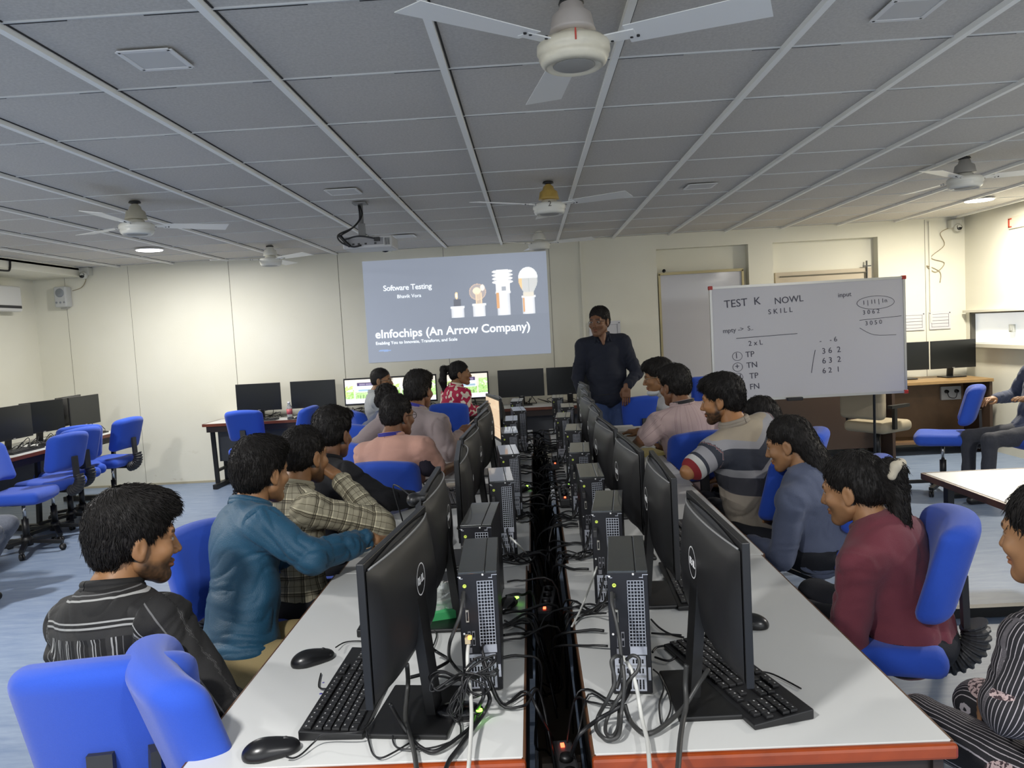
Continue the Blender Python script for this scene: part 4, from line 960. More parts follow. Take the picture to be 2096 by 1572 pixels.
# bench supports seen in the gap
for y, w_ in ((1.75, 'nearest'), (3.05, 'second'), (4.3, 'third'), (5.6, 'farthest')):
    setp(MB().box((0, 0, .34), (.09, .03, .5)).build('cable_post', mat('brown_trunk', (.06, .04, .025), .6), loc=(.02, y, 0)), w_+' brown wooden post in the gap between the benches', 'post')
setp(MB().box((.02, 3.45, .40), (.12, 4.0, .02)).build('gap_shade_board', mat('brown_trunk')), 'long dark brown board added under the cables to darken the gap', 'board')  # added board, hides the blue floor so the gap looks dark brown
# far floor clutter : two white extension boxes beyond the benches
for i, (x, y) in enumerate([(-.12, 7.15), (.16, 7.05)]):
    t = empty('extension_box', (x, y, .0), label=('left' if i == 0 else 'right')+' white extension box standing on the floor beyond the bench gap', cat='box', group='white extension boxes')
    MB().lathe([(0, 0), (.05, 0), (.05, .16), (0, .16)], n=16).build('casing', mat('ext_white', (.6, .62, .64), .5), t)
    MB().lathe([(0, .16), (.03, .16), (.03, .17), (0, .17)], n=12).build('socket', BLK, t)
# ---------------- cables
CABS = {
 'L_thick_plug': [(-0.183, 1.73, 1.009), (-0.184, 1.7, 0.997), (-0.19, 1.68, 0.971), (-0.204, 1.68, 0.94), (-0.219, 1.7, 0.901), (-0.243, 1.863, 0.8), (-0.231, 1.873, 0.77), (-0.211, 1.836, 0.77)],
 'L_white': [(-0.177, 1.72, 0.897), (-0.178, 1.68, 0.883), (-0.177, 1.66, 0.847), (-0.172, 1.64, 0.811), (-0.167, 1.584, 0.79), (-0.164, 1.504, 0.775), (-0.16, 1.376, 0.77)],
 'L_power1': [(-0.153, 1.7, 0.799), (-0.141, 1.608, 0.82), (-0.162, 1.644, 0.77), (-0.17, 1.6, 0.76), (-0.197, 1.549, 0.76), (-0.224, 1.513, 0.76), (-0.247, 1.504, 0.76), (-0.276, 1.53, 0.76), (-0.304, 1.577, 0.76), (-0.323, 1.583, 0.79), (-0.33, 1.548, 0.84)],
 'L_power2': [(-0.142, 1.69, 0.797), (-0.13, 1.632, 0.8), (-0.145, 1.632, 0.77), (-0.169, 1.58, 0.76), (-0.189, 1.514, 0.76), (-0.205, 1.462, 0.76), (-0.209, 1.388, 0.765)],
 'L_cable_down': [(-0.304, 1.62, 0.892), (-0.318, 1.694, 0.82), (-0.32, 1.674, 0.79), (-0.316, 1.625, 0.77), (-0.294, 1.551, 0.765), (-0.274, 1.481, 0.762), (-0.254, 1.384, 0.76)],
 'L_loop': [(-0.204, 1.626, 0.77), (-0.193, 1.596, 0.758), (-0.195, 1.556, 0.758), (-0.226, 1.53, 0.758), (-0.259, 1.519, 0.758), (-0.31, 1.523, 0.758), (-0.331, 1.551, 0.758), (-0.339, 1.608, 0.758), (-0.337, 1.628, 0.758), (-0.318, 1.633, 0.758), (-0.292, 1.604, 0.758), (-0.28, 1.567, 0.758), (-0.294, 1.545, 0.758), (-0.327, 1.504, 0.758), (-0.345, 1.491, 0.758), (-0.362, 1.503, 0.758), (-0.378, 1.541, 0.758), (-0.403, 1.615, 0.762)],
 'm1_cable': [(-0.542, 1.499, 0.765), (-0.528, 1.505, 0.757), (-0.514, 1.52, 0.757), (-0.495, 1.553, 0.765), (-0.473, 1.551, 0.78), (-0.4, 1.548, 0.785), (-0.387, 1.63, 0.77)],
 'm2_cable': [(-0.575, 2.041, 0.765), (-0.564, 2.092, 0.757), (-0.531, 2.099, 0.757), (-0.487, 2.087, 0.757)],
 'coilA': [(-0.186, 1.66, 0.849), (-0.203, 1.62, 0.853), (-0.239, 1.6, 0.841), (-0.252, 1.6, 0.85), (-0.249, 1.61, 0.867), (-0.23, 1.63, 0.863), (-0.19, 1.65, 0.846), (-0.148, 1.66, 0.847), (-0.118, 1.67, 0.871), (-0.122, 1.68, 0.874), (-0.152, 1.67, 0.872), (-0.179, 1.65, 0.857)],
 'coilB': [(-0.179, 1.64, 0.85), (-0.147, 1.64, 0.843), (-0.132, 1.64, 0.826), (-0.141, 1.64, 0.812), (-0.165, 1.64, 0.811), (-0.184, 1.63, 0.839), (-0.201, 1.62, 0.811), (-0.215, 1.61, 0.79), (-0.209, 1.61, 0.784), (-0.193, 1.62, 0.811), (-0.181, 1.63, 0.847), (-0.158, 1.65, 0.848), (-0.126, 1.66, 0.844), (-0.116, 1.66, 0.861)],
 'coilC': [(-0.189, 1.62, 0.833), (-0.209, 1.6, 0.819), (-0.215, 1.6, 0.795), (-0.206, 1.6, 0.778), (-0.194, 1.6, 0.794), (-0.196, 1.61, 0.821)],
 'mon_cable': [(-0.326, 1.758, 0.8), (-0.292, 1.778, 0.8), (-0.259, 1.84, 0.79), (-0.25, 1.895, 0.78), (-0.284, 1.944, 0.78), (-0.3, 1.929, 0.8)],
 'thin_a': [(-0.334, 2.176, 0.76), (-0.31, 2.126, 0.757), (-0.307, 2.064, 0.757), (-0.311, 2.016, 0.757)],
 'R_thick_plug': [(0.152, 1.69, 1.006), (0.149, 1.66, 0.987), (0.154, 1.64, 0.956), (0.158, 1.63, 0.922), (0.159, 1.62, 0.893), (0.157, 1.61, 0.86), (0.144, 1.6, 0.828)],
 'R_loop1': [(0.159, 1.62, 0.888), (0.147, 1.6, 0.899), (0.135, 1.59, 0.891), (0.139, 1.58, 0.853), (0.123, 1.574, 0.82), (0.103, 1.6, 0.77), (0.094, 1.565, 0.762), (0.106, 1.525, 0.762), (0.125, 1.518, 0.762), (0.139, 1.527, 0.77), (0.149, 1.568, 0.79), (0.159, 1.58, 0.847), (0.16, 1.6, 0.88)],
 'R_loop2': [(0.172, 1.64, 0.873), (0.185, 1.63, 0.886), (0.197, 1.62, 0.881), (0.192, 1.61, 0.862), (0.169, 1.6, 0.843), (0.144, 1.572, 0.82), (0.12, 1.579, 0.775), (0.112, 1.541, 0.766), (0.122, 1.521, 0.766), (0.138, 1.547, 0.77), (0.147, 1.589, 0.79)],
 'R_power': [(0.181, 1.66, 0.819), (0.169, 1.62, 0.806), (0.143, 1.574, 0.8), (0.102, 1.586, 0.77), (0.068, 1.552, 0.765), (0.052, 1.56, 0.74), (0.042, 1.645, 0.66)],
 'R_white': [(0.168, 1.66, 0.87), (0.179, 1.62, 0.86), (0.186, 1.6, 0.831), (0.19, 1.597, 0.8), (0.191, 1.563, 0.775), (0.19, 1.486, 0.77), (0.174, 1.339, 0.77)],
 'R_curve': [(0.16, 1.605, 0.79), (0.168, 1.584, 0.765), (0.185, 1.542, 0.762), (0.207, 1.537, 0.762), (0.243, 1.567, 0.765), (0.286, 1.603, 0.78), (0.323, 1.622, 0.82), (0.35, 1.647, 0.84)],
 'R_down': [(0.298, 1.62, 0.865), (0.295, 1.625, 0.82), (0.29, 1.598, 0.79), (0.276, 1.565, 0.77), (0.255, 1.49, 0.765), (0.221, 1.344, 0.765)],
 'R_thin': [(0.244, 1.746, 0.8), (0.261, 1.75, 0.78), (0.262, 1.72, 0.765), (0.243, 1.666, 0.758), (0.233, 1.592, 0.758), (0.236, 1.575, 0.758), (0.261, 1.632, 0.758), (0.27, 1.694, 0.76), (0.265, 1.758, 0.77)],
 'R_b1': [(0.302, 2.16, 0.757), (0.315, 2.097, 0.757), (0.337, 2.049, 0.757), (0.368, 2.023, 0.757)],
 'R_b2': [(0.287, 2.062, 0.757), (0.328, 2.05, 0.757), (0.365, 2.039, 0.757)],
 'R_b3': [(0.271, 1.939, 0.757), (0.287, 1.968, 0.757), (0.32, 1.973, 0.757), (0.347, 1.946, 0.757), (0.307, 1.885, 0.757), (0.272, 1.909, 0.757)],
 'Rw2': [(0.147, 2.05, 0.952), (0.135, 2.02, 0.936), (0.126, 2.256, 0.8), (0.099, 2.2, 0.77), (0.074, 2.132, 0.757)],
 'Lw2': [(-0.086, 2.15, 1.017), (-0.064, 2.1, 1.009), (-0.061, 2.811, 0.78), (-0.04, 2.78, 0.757)],
 'Lbun1': [(-0.112, 2.09, 0.8), (-0.092, 2.129, 0.77), (-0.057, 2.102, 0.765), (-0.043, 2.19, 0.7)],
 'Lbun2': [(-0.112, 2.037, 0.78), (-0.078, 2.087, 0.762), (-0.052, 2.118, 0.74), (-0.039, 2.215, 0.66)],
 'Lbun3': [(-0.137, 2.528, 0.85), (-0.109, 2.665, 0.82), (-0.072, 2.733, 0.78), (-0.035, 2.755, 0.75)],
 'Lbun4': [(-0.135, 2.637, 0.8), (-0.087, 2.714, 0.765), (-0.044, 2.753, 0.76), (-0.026, 2.878, 0.74)],
 'Rbun1': [(0.173, 2.076, 0.85), (0.147, 2.16, 0.8), (0.113, 2.2, 0.765), (0.09, 2.178, 0.757)],
 'Rbun2': [(0.17, 2.111, 0.8), (0.135, 2.201, 0.765), (0.098, 2.196, 0.757), (0.077, 2.25, 0.7)],
 'Rbun3': [(0.183, 2.664, 0.82), (0.145, 2.777, 0.78), (0.1, 2.79, 0.76), (0.074, 2.865, 0.72)],
}

THICK = {'L_thick_plug': .0042, 'L_white': .0042, 'L_power1': .0042, 'L_power2': .0048, 'L_cable_down': .0052, 'L_loop': .0019, 'm1_cable': .0019, 'm2_cable': .0019, 'mon_cable': .0042, 'thin_a': .002,
         'R_thick_plug': .0042, 'R_loop1': .0042, 'R_loop2': .0040, 'R_power': .0045, 'R_white': .0044, 'R_curve': .0052, 'R_down': .0056, 'R_thin': .002}
LAB = {'L_thick_plug': ('cable', 'grey display cable running down from the nearest left tower'), 'L_white': ('network_cable', 'white network cable hanging from the nearest left tower over the table end'), 'L_power1': ('power_cable', 'black power cord looping in front of the nearest left monitor stand'),
 'L_power2': ('power_cable', 'black power cord dropping over the left table end beside the white cable'), 'L_cable_down': ('cable', 'thick dark cable hanging from the nearest left monitor over the table edge'), 'L_loop': ('cable', 'thin black cable looped on the near end of the left bench'),
 'm1_cable': ('mouse_cable', 'thin cord of the nearest left mouse'), 'm2_cable': ('mouse_cable', 'thin cord of the second left mouse'), 'coilA': ('coiled_cable', 'bundled black cable with wide loops behind the nearest left tower'), 'coilB': ('coiled_cable', 'second coil of black cable tied over the nearest left tower'), 'coilC': ('coiled_cable', 'small drooping thin wire bundle under the left coil'),
 'mon_cable': ('cable', 'black cable from the left monitor stand to the nearest left tower'), 'thin_a': ('cable', 'thin cable beside the green plastic pack'), 'R_thick_plug': ('cable', 'grey display cable running down the nearest right tower'), 'R_loop1': ('coiled_cable', 'grey cable tied in long loops hanging before the nearest right tower'),
 'R_loop2': ('coiled_cable', 'inner loop of grey cable before the nearest right tower'), 'R_power': ('power_cable', 'black cord running from the nearest right tower down into the gap'), 'R_white': ('network_cable', 'white network cable falling from the nearest right tower over the red edge'), 'R_curve': ('cable', 'thick grey cable curving across the right table end'),
 'R_down': ('cable', 'thick dark cable hanging from the nearest right monitor over the red edge'), 'R_thin': ('cable', 'thin black cable loop beside the nearest right tower'), 'R_b1': ('cable', 'thin black cable between right tower and right keyboard'), 'R_b2': ('cable', 'straight thin cable between right tower and right keyboard'), 'R_b3': ('cable', 'looped thin cable under the right monitor'),
 'Rw2': ('network_cable', 'white cable falling from the second right tower'), 'Lw2': ('network_cable', 'pale cable from the second left tower into the gap'), 'Lbun1': ('cable', 'upper black cable from the nearest left tower into the gap'), 'Lbun2': ('cable', 'lower black cable from the nearest left tower into the gap'), 'Lbun3': ('cable', 'upper black cable from the second left tower into the gap'), 'Lbun4': ('cable', 'lower black cable from the second left tower into the gap'),
 'Rbun1': ('cable', 'upper black cable from the nearest right tower into the gap'), 'Rbun2': ('cable', 'lower black cable from the nearest right tower into the gap'), 'Rbun3': ('cable', 'black cable from the second right tower into the gap')}
for k, p in CABS.items():
    r_ = THICK.get(k, .0028); nm, lab = LAB[k]
    m_ = WHITEP if ('white' in k or k in ('Rw2', 'Lw2')) else (RUBG if k in ('L_thick_plug', 'R_thick_plug', 'R_loop1', 'R_loop2', 'R_curve', 'R_down', 'L_cable_down') else RUBBER)
    if k.startswith('coil'):
        b = MB()
        for q in range(3): b.tube([Vector(v)+Vector((random.uniform(-.008, .008), random.uniform(-.006, .006), random.uniform(-.008, .008))) for v in p], r_*(.9 if k != 'coilC' else .4), 8, sub=7)
    else:
        p = [Vector((v[0], v[1], max(v[2], .752+r_) if not (v[1] < 1.47 or -.06 < v[0] < .08) else v[2])) for v in p]
        b = MB(); b.tube(p, r_, 10, sub=8)
    setp(b.build(nm, m_), lab, 'cable', 'cables around the towers')
# uncountable tangle in the gap between the benches
b = MB(); rr = random.Random(3)
for i in range(95):
    y = rr.uniform(1.9, 6.4); x = rr.uniform(-.03, .07); side = rr.choice((-1, 1)); xt = -.07 if side < 0 else .11
    L_ = rr.uniform(-.4, .5); d = rr.uniform(.12, .6)
    pts = [Vector((xt+side*.05, y-.02, .765)), Vector((xt, y, .76)), Vector((x, y+L_*.2, .72)), Vector((x+rr.uniform(-.03, .03), y+L_*.5, .70-d)), Vector((rr.uniform(-.03, .07), y+L_, .55-d*.5)), Vector((rr.uniform(-.02, .06), y+L_*1.3, .3))]
    b.tube(pts, rr.uniform(.0025, .005), 6, sub=5)
for i, (xa, ya, _, xb, yb_) in enumerate(LT+RT):
    sd = -1 if i < 8 else 1; edge = -.055 if sd < 0 else .09
    for k in range(6 if ya > 2 else 3):
        x0 = xa+rr.uniform(-.035, .03); z0 = .75+rr.uniform(.02, .13); yy = ya-.006
        pts = [Vector((x0, yy, z0)), Vector((x0, yy-.03, z0-.01)), Vector((x0*.6+edge*.4, yy-rr.uniform(.04, .09), .765)), Vector((edge, yy-rr.uniform(-.08, .12), .758)), Vector((edge-sd*.035, yy-rr.uniform(-.1, .15), .72)), Vector((.02, yy+rr.uniform(-.2, .2), .5))]
        b.tube(pts, rr.uniform(.002, .0038), 6, sub=5)
setp(b.build('cable_tangle', RUBBER), 'tangle of black cables filling the gap between the two benches', 'cables', kind='stuff')
# tidy little tangles behind the front and side monitors
b = MB()
for x in (-3.1, -2.5, -1.85, -1.3, -.7, -.13, .42):
    for k in range(7):
        xx = x+rr.uniform(-.25, .25)
        b.tube([Vector((xx, 8.8, .76)), Vector((xx+rr.uniform(-.08, .08), 8.76, .76+rr.uniform(.02, .1))), Vector((xx+rr.uniform(-.15, .15), 8.72, .765+rr.uniform(0, .06))), Vector((xx+rr.uniform(-.15, .15), 8.8, .76))], .004, 5, sub=4)
for y in (6.4, 7., 7.5, 8.05):
    for k in range(7):
        yy = y+rr.uniform(-.2, .2); b.tube([Vector((-4.8, yy, .76)), Vector((-4.75, yy+rr.uniform(-.1, .1), .76+rr.uniform(.02, .1))), Vector((-4.7, yy+rr.uniform(-.15, .15), .765))], .004, 5, sub=4)
setp(b.build('wire_clutter', RUBBER), 'loose black wires under the screens along the walls', 'cables', kind='stuff')
# ================================================================ PEOPLE
def head_parts(skin, beard=0, lips=True, res=.0032):
    """head in its own frame: x right, y forward, z up, origin between the ears"""
    pr = [('e', (0, -.014, .036), (.073, .093, .086), 0), ('e', (0, .028, -.028), (.060, .062, .080), .03),
          ('c', (.050, .005, -.055), (.018, .058, -.098), .022, .018, .025), ('c', (-.050, .005, -.055), (-.018, .058, -.098), .022, .018, .025),
          ('e', (0, .068, -.100), (.024, .020, .019), .02), ('c', (-.034, .073, .022), (.034, .073, .022), .014, .014, .018),
          ('e', (.042, .060, -.028), (.022, .022, .020), .02), ('e', (-.042, .060, -.028), (.022, .022, .020), .02),
          ('-e', (.031, .098, .002), (.019, .020, .012), .010), ('-e', (-.031, .098, .002), (.019, .020, .012), .010),
          ('e', (.031, .073, .001), (.0135, .0135, .0125), .001), ('e', (-.031, .073, .001), (.0135, .0135, .0125), .001),
          ('c', (0, .086, .008), (0, .106, -.034), .0075, .0105, .010), ('e', (.011, .094, -.038), (.0085, .010, .008), .005), ('e', (-.011, .094, -.038), (.0085, .010, .008), .005),
          ('e', (0, .085, -.063), (.023, .012, .0065), .005), ('e', (0, .084, -.074), (.021, .012, .0075), .004), ('-e', (0, .099, -.0685), (.024, .008, .0014), .002)]
    for s_ in (-1, 1):
        pr += [('e', (s_*.076, -.010, -.008), (.008, .021, .032), .006), ('e', (s_*.074, -.004, -.032), (.008, .010, .013), .006), ('-e', (s_*.086, -.004, -.006), (.007, .010, .017), .004)]
    V, F = sdf(pr, res)
    C = np.tile(np.array(skin), (len(V), 1)); x, y, z = V.T; ax = abs(x)
    C *= (1+.12*(vnoise(V*70)-.5))[:, None]
    def paint(m, c, a=1.0): C[m] = C[m]*(1-a)+np.array(c)*a
    dk = (.015, .011, .009)
    paint((y > .075) & (abs(z-.023-(.02-abs(ax-.032))*.12) < .0045) & (ax > .012) & (ax < .052), dk, .85)
    e = ((ax-.031)/.0125)**2+((z-.001)/.0065)**2; m = (y > .07) & (e < 1); paint(m, (.30, .27, .25)); paint((y > .07) & (((ax-.031)/.006)**2+((z-.001)/.0062)**2 < 1), (.02, .012, .01))
    paint((y > .07) & (e >= 1) & (e < 1.5) & (z > .001), dk, .7)
    if lips: paint((y > .078) & (((x/.024)**2+((z+.0685)/.0125)**2) < 1), [skin[0]*.75, skin[1]*.5, skin[2]*.5], .8)
    if beard:
        m = ((z < -.052) & (y > -.012) & ~((y > .078) & ((x/.024)**2+((z+.0685)/.011)**2 < 1)) & (z < -.05-.35*(y-.03).clip(-.1, 0)))
        w_ = np.clip((-.046-z-.35*(y-.03).clip(-.1, 0))/.016, 0, 1)*np.clip((y+.018)/.02, 0, 1)*beard*(.75+.5*vnoise(V*150)); w_[(y > .078) & ((x/.024)**2+((z+.0685)/.011)**2 < 1)] = 0; w_ = np.clip(w_, 0, .97)[:, None]; C[:] = C*(1-w_)+np.array(dk)*w_; paint((y > .07) & (abs(z+.052) < .006) & (ax < .028), dk, beard); w_ = np.clip(1-abs(y-.012)/.016, 0, 1)*((z < .02) & (z > -.07) & (ax > .05))*beard*.8; C[:] = C*(1-w_[:, None])+np.array(dk)*w_[:, None]
    # scalp under the hair
    m = (z > .062) | ((y < .0) & (z > -.045) & (ax < .079) & ~((ax > .070) & (abs(y+.008) < .026))); paint(m & (y < .078), dk, 1)
    return V, F, C
def hair_parts(style):
    a = []
    if style == 'short': a = [('e', (0, -.020, .046), (.081, .099, .088), 0), ('e', (0, -.052, -.008), (.070, .060, .058), .03)]
    if style == 'full': a = [('e', (0, -.022, .052), (.088, .105, .093), 0), ('e', (0, -.058, -.008), (.075, .062, .068), .03), ('e', (0, .040, .098), (.066, .052, .034), .03), ('e', (.0, .078, .082), (.05, .022, .022), .02)]
    if style == 'puff': a = [('e', (0, -.015, .062), (.088, .108, .088), 0), ('e', (0, -.052, .0), (.072, .060, .058), .03), ('e', (.01, .075, .095), (.055, .035, .03), .03)]
    if style == 'curly': a = [('e', (0, -.015, .058), (.094, .108, .092), 0), ('e', (0, -.055, .0), (.082, .068, .07), .03)]
    if style == 'buzz': a = [('e', (0, -.018, .043), (.077, .096, .083), 0), ('e', (0, -.045, -.006), (.068, .060, .052), .03)]
    if style in ('pony', 'bun', 'long'): a = [('e', (0, -.020, .048), (.083, .100, .086), 0), ('e', (0, -.055, -.004), (.074, .062, .062), .03)]
    if style == 'pony': a += [('c', (0, -.115, .075), (0, -.165, .06), .02, .034, .015), ('c', (0, -.165, .06), (.01, -.185, -.06), .034, .036, .02), ('c', (.01, -.185, -.06), (0, -.17, -.17), .036, .022, .02), ('c', (0, -.17, -.17), (-.02, -.15, -.25), .022, .008, .02)]
    if style == 'bun': a += [('e', (0, -.13, .05), (.045, .035, .045), .01), ('c', (0, -.15, .05), (0, -.13, -.2), .034, .03, .03), ('c', (0, -.13, -.2), (.02, -.12, -.36), .03, .012, .02)]
    if style == 'long': a += [('c', (.03, -.08, 0), (.03, -.13, -.17), .05, .05, .03), ('c', (-.03, -.08, 0), (-.03, -.13, -.17), .05, .05, .03), ('c', (0, -.13, -.17), (0, -.12, -.34), .06, .03, .03)]
    fz = {'full': -.012, 'puff': -.006, 'curly': -.005}.get(style, 0)
    a += [('-e', (0, .112, -.040+fz), (.078, .082, .108), .006)]
    for s_ in (-1, 1): a += [('-e', (s_*.088, .012, -.030), (.030, .038, .040), .006), ('-b', (s_*.08, .03, -.09), (.03, .07, .04), .01, .01)]
    if style in ('buzz', 'short', 'full', 'puff', 'curly'): a += [('-b', (0, -.03, -.125), (.12, .12, .058 if style != 'full' else .045), .0, .012)]
    return a
_HC = {}
def hair_mesh(style, res=.0045, nstr=2500, seed=1):
    key = (style, nstr, seed)
    if key in _HC: return _HC[key]
    V, F = sdf(hair_parts(style), res); n = vnormals(V, F)
    amp = {'curly': .010, 'buzz': .0006, 'short': .0022}.get(style, .003)
    fr = {'curly': 55}.get(style, 90)
    d = (vnoise(V*np.array([fr, fr, fr*.35])+seed)-.45)*2*amp+(vnoise(V*170+seed)-.5)*amp*.6; V = V+n*d[:, None]
    g = np.random.default_rng(seed); idx = g.integers(0, len(V), nstr); P = V[idx]+g.normal(0, .0015, (nstr, 3)); Nn = n[idx]
    crown = np.array([.01, -.055, .13])
    flow = P-crown; flow[:, 2] -= .05
    flow -= (flow*Nn).sum(1, keepdims=True)*Nn; flow /= np.maximum(np.linalg.norm(flow, axis=1, keepdims=True), 1e-6)
    if style in ('full', 'puff'): flow[:, 1] += np.where(P[:, 2] > .06, .5, 0)
    ln = {'buzz': .004, 'short': .016, 'curly': .02, 'full': .026, 'puff': .026}.get(style, .03)*g.uniform(.5, 1.2, nstr)
    lift = {'curly': .7, 'buzz': .3, 'short': .22}.get(style, .16)
    d1 = flow+Nn*lift*g.uniform(.2, 1.3, (nstr, 1))+g.normal(0, .18 if style != 'curly' else .6, (nstr, 3)); d1 /= np.linalg.norm(d1, axis=1, keepdims=True)
    d2 = d1*.8+np.array([0, 0, -.35])+g.normal(0, .15 if style != 'curly' else .7, (nstr, 3)); d2 /= np.linalg.norm(d2, axis=1, keepdims=True)
    p0 = P-Nn*.002; p1 = p0+d1*ln[:, None]*.55; p2 = p1+d2*ln[:, None]*.45
    s_ = np.cross(d1, Nn); s_ /= np.maximum(np.linalg.norm(s_, axis=1, keepdims=True), 1e-6); t_ = np.cross(d1, s_); w_ = .0011
    rings = []
    for p, ww in ((p0, w_), (p1, w_*.8)):
        for a in (0, 2.09, 4.19): rings.append(p+(s_*cos(a)+t_*sin(a))*ww)
    SV = np.concatenate(rings+[p2]); N_ = nstr; k = np.arange(N_); o = len(V)
    Q = []; T = []
    for i in range(3):
        j = (i+1) % 3; Q.append(np.c_[k+i*N_, k+j*N_, k+(3+j)*N_, k+(3+i)*N_]+o); T.append(np.c_[k+(3+i)*N_, k+(3+j)*N_, k+6*N_]+o)
    FF = {3: [T[0], T[1], T[2]], 4: Q}
    for f in F: FF[f.shape[1]].append(f)
    r = (np.concatenate([V, SV]), [np.concatenate(FF[3]), np.concatenate(FF[4])]); _HC[key] = r
    return r
_HND = {}
def hand_mesh(kind, skin):
    """wrist at origin, fingers along +y, back of the hand +z, thumb towards +x"""
    if kind in _HND: V, F = _HND[kind]
    else:
        curl = {'flat': .12, 'relaxed': .45, 'fist': 1.25, 'pinch': .8}[kind]
        pr = [('c', (0, -.02, 0), (0, .012, 0), .024, .025, 0), ('b', (0, .050, 0), (.028, .032, .004), .011, .02)]
        for i, (x, L0, r_) in enumerate([(.030, .042, .0088), (.0105, .046, .0092), (-.0095, .042, .0088), (-.029, .034, .0078)]):
            p = np.array([x, .086, .0]); a = -curl*.55-.05*i; sp = x*.9
            for j, s_ in enumerate((1, .66, .52)):
                q = p+L0*s_*np.array([sin(sp)*.5, cos(a)*1.0, sin(a)]); pr.append(('c', tuple(p), tuple(q), r_*(1-.08*j), r_*(.93-.08*j), .004)); p = q; a -= curl*.75
        c_ = min(curl, .9)
        t0 = np.array([.030, .018, -.006]); t1 = np.array([.052-.01*c_, .050, -.014-.012*c_]); t2 = np.array([.056-.03*c_, .078, -.020-.02*c_]); t3 = np.array([.050-.045*c_, .098, -.024-.018*c_])
        pr += [('c', tuple(t0), tuple(t1), .015, .0115, .012), ('c', tuple(t1), tuple(t2), .0112, .0100, .004), ('c', tuple(t2), tuple(t3), .0100, .0085, .003)]
        V, F = sdf(pr, .0032); _HND[kind] = (V, F)
    C = np.tile(np.array(skin), (len(V), 1))*(1+.15*(vnoise(V*60)-.5))[:, None]
    return V, F, C
SKIN = colmat('skin', .48, spec=.4)
HAIR = mat('hair_black', (.014, .012, .011), .62, spec=.3)
def basis(yaw, pitch=0, roll=0):
    """columns: right, forward, up for a forward direction given by yaw (degrees from +x) and pitch up"""
    return np.array((Matrix.Rotation(rad(yaw-90), 3, 'Z') @ Matrix.Rotation(rad(pitch), 3, 'X') @ Matrix.Rotation(rad(roll), 3, 'Y')))
def A(*v): return np.array(v, float)
def person(label, H, hy, hp=-4, P=None, ty=0, arms=None, skin=(.30, .15, .075), shirt=None, hair='short', hroll=0, sh=.175, neck=1, beard=0, nstr=1500, sres=.009,
           pants=(.010, .011, .016), legs='sit', legyaw=None, glasses=None, sleeve='long', belly=1, hair_on=True, seat=.50, bulk=1.0, sit_thigh=.42, hres=.0036, collar=True, wr=.005, hs=1.0, tuck=0):
    H = A(*H); P = A(*P); B = basis(hy, hp, hroll); tb = basis(ty)
    lat, fwd = tb[:, 0], tb[:, 1]
    Nk = H+(B@A(0, -.04, -.075))*hs+A(0, 0, -.062)-fwd*.025           # base of the neck
    up = (Nk-P)/np.linalg.norm(Nk-P); fw = fwd-up*(fwd@up); fw /= np.linalg.norm(fw); la = np.cross(fw, up)
    TR = np.c_[la, fw, up]
    S_ = [Nk-la*sh-up*.075, Nk+la*sh-up*.075]          # left, right shoulder
    Lt = np.linalg.norm(Nk-P)
    def torso(g, prs):
        k = .05
        prs += [('e', tuple(P+up*Lt*.70), ((.150+g)*bulk, (.098+g)*bulk, .17+g), k, TR), ('e', tuple(P+up*Lt*.36), ((.135+g)*bulk*belly, (.105+g)*bulk*belly, .17+g), k, TR),
                ('e', tuple(P+up*.02), ((.160+g)*bulk, (.120+g)*bulk, .12+g), k, TR)]
        for s_ in S_: prs.append(('c', tuple(Nk-up*.035), tuple(s_), .050+g, .058*bulk+g, .035))
        prs.append(('e', tuple(P+up*Lt*.82-fw*.05), (.13+g, .05+g, .10+g), .05, TR))
    arms = arms or []
    AR = []
    for i in range(2):
        if i < len(arms) and arms[i]: el, hd, kind, hdir = (list(arms[i])+[None]*2)[:4]
        else: el, hd, kind, hdir = None, None, 'relaxed', None
        sd = -1 if i == 0 else 1
        if el is None: el = S_[i]+la*sd*.05-A(0, 0, .25)+fw*.03
        if hd is None: hd = A(*el)+fw*.22-la*sd*.05+A(0, 0, .02)
        AR.append((A(*el), A(*hd), kind or 'relaxed', hdir))
    # --- body mesh : head, neck, bare arms and hands, lean torso under the clothes
    parts = []
    V, F, C = head_parts(skin, beard, res=hres); parts.append(((V@B.T)*hs+H, F, C))
    pr = [('c', tuple(H+B@A(0, -.028, -.045)), tuple(Nk+up*.01), .053, .058, 0), ('c', tuple(Nk+up*.0), tuple(Nk-up*.05), .060, .085, .03)]
    V, F = sdf(pr, .006); parts.append((V, F, np.tile(A(*skin), (len(V), 1))*(1+.1*(vnoise(V*50)-.5))[:, None]))
    pr = []; torso(-.022, pr)
    for i, (el, hd, kind, hdir) in enumerate(AR):
        pr += [('c', tuple(S_[i]), tuple(el), .042, .036, .02), ('c', tuple(el), tuple(hd), .037, .025, .015)]
    V, F = sdf(pr, .009); parts.append((V, F, np.tile(A(*skin), (len(V), 1))))
    for i, (el, hd, kind, hdir) in enumerate(AR):
        d = A(*hdir) if hdir is not None else hd-el; d = d/np.linalg.norm(d); s1 = 1 if i == 0 else -1   # thumbs inward
        inward = la*(1 if i == 0 else -1); upv = A(0, 0, 1) if abs(d[2]) < .8 else -fw
        x = np.cross(d, upv); x /= np.linalg.norm(x)
        if x@inward < 0: x = -x
        z = np.cross(x, d) if np.cross(x, d)[2] > 0 else np.cross(d, x)
        V, F, C = hand_mesh(kind, skin); M_ = np.c_[x, d, z]
        if np.linalg.det(M_) < 0: F = [f[:, ::-1] for f in F]
        parts.append((V@M_.T+hd, F, C))
    V, F, C = join(parts); O = A(P[0], P[1], 0)
    me = fast_mesh('person', V-O, F, col=C); me.materials.append(SKIN)
    body = bpy.data.objects.new('person', me); COL.objects.link(body); body.location = O; setp(body, label, 'person')
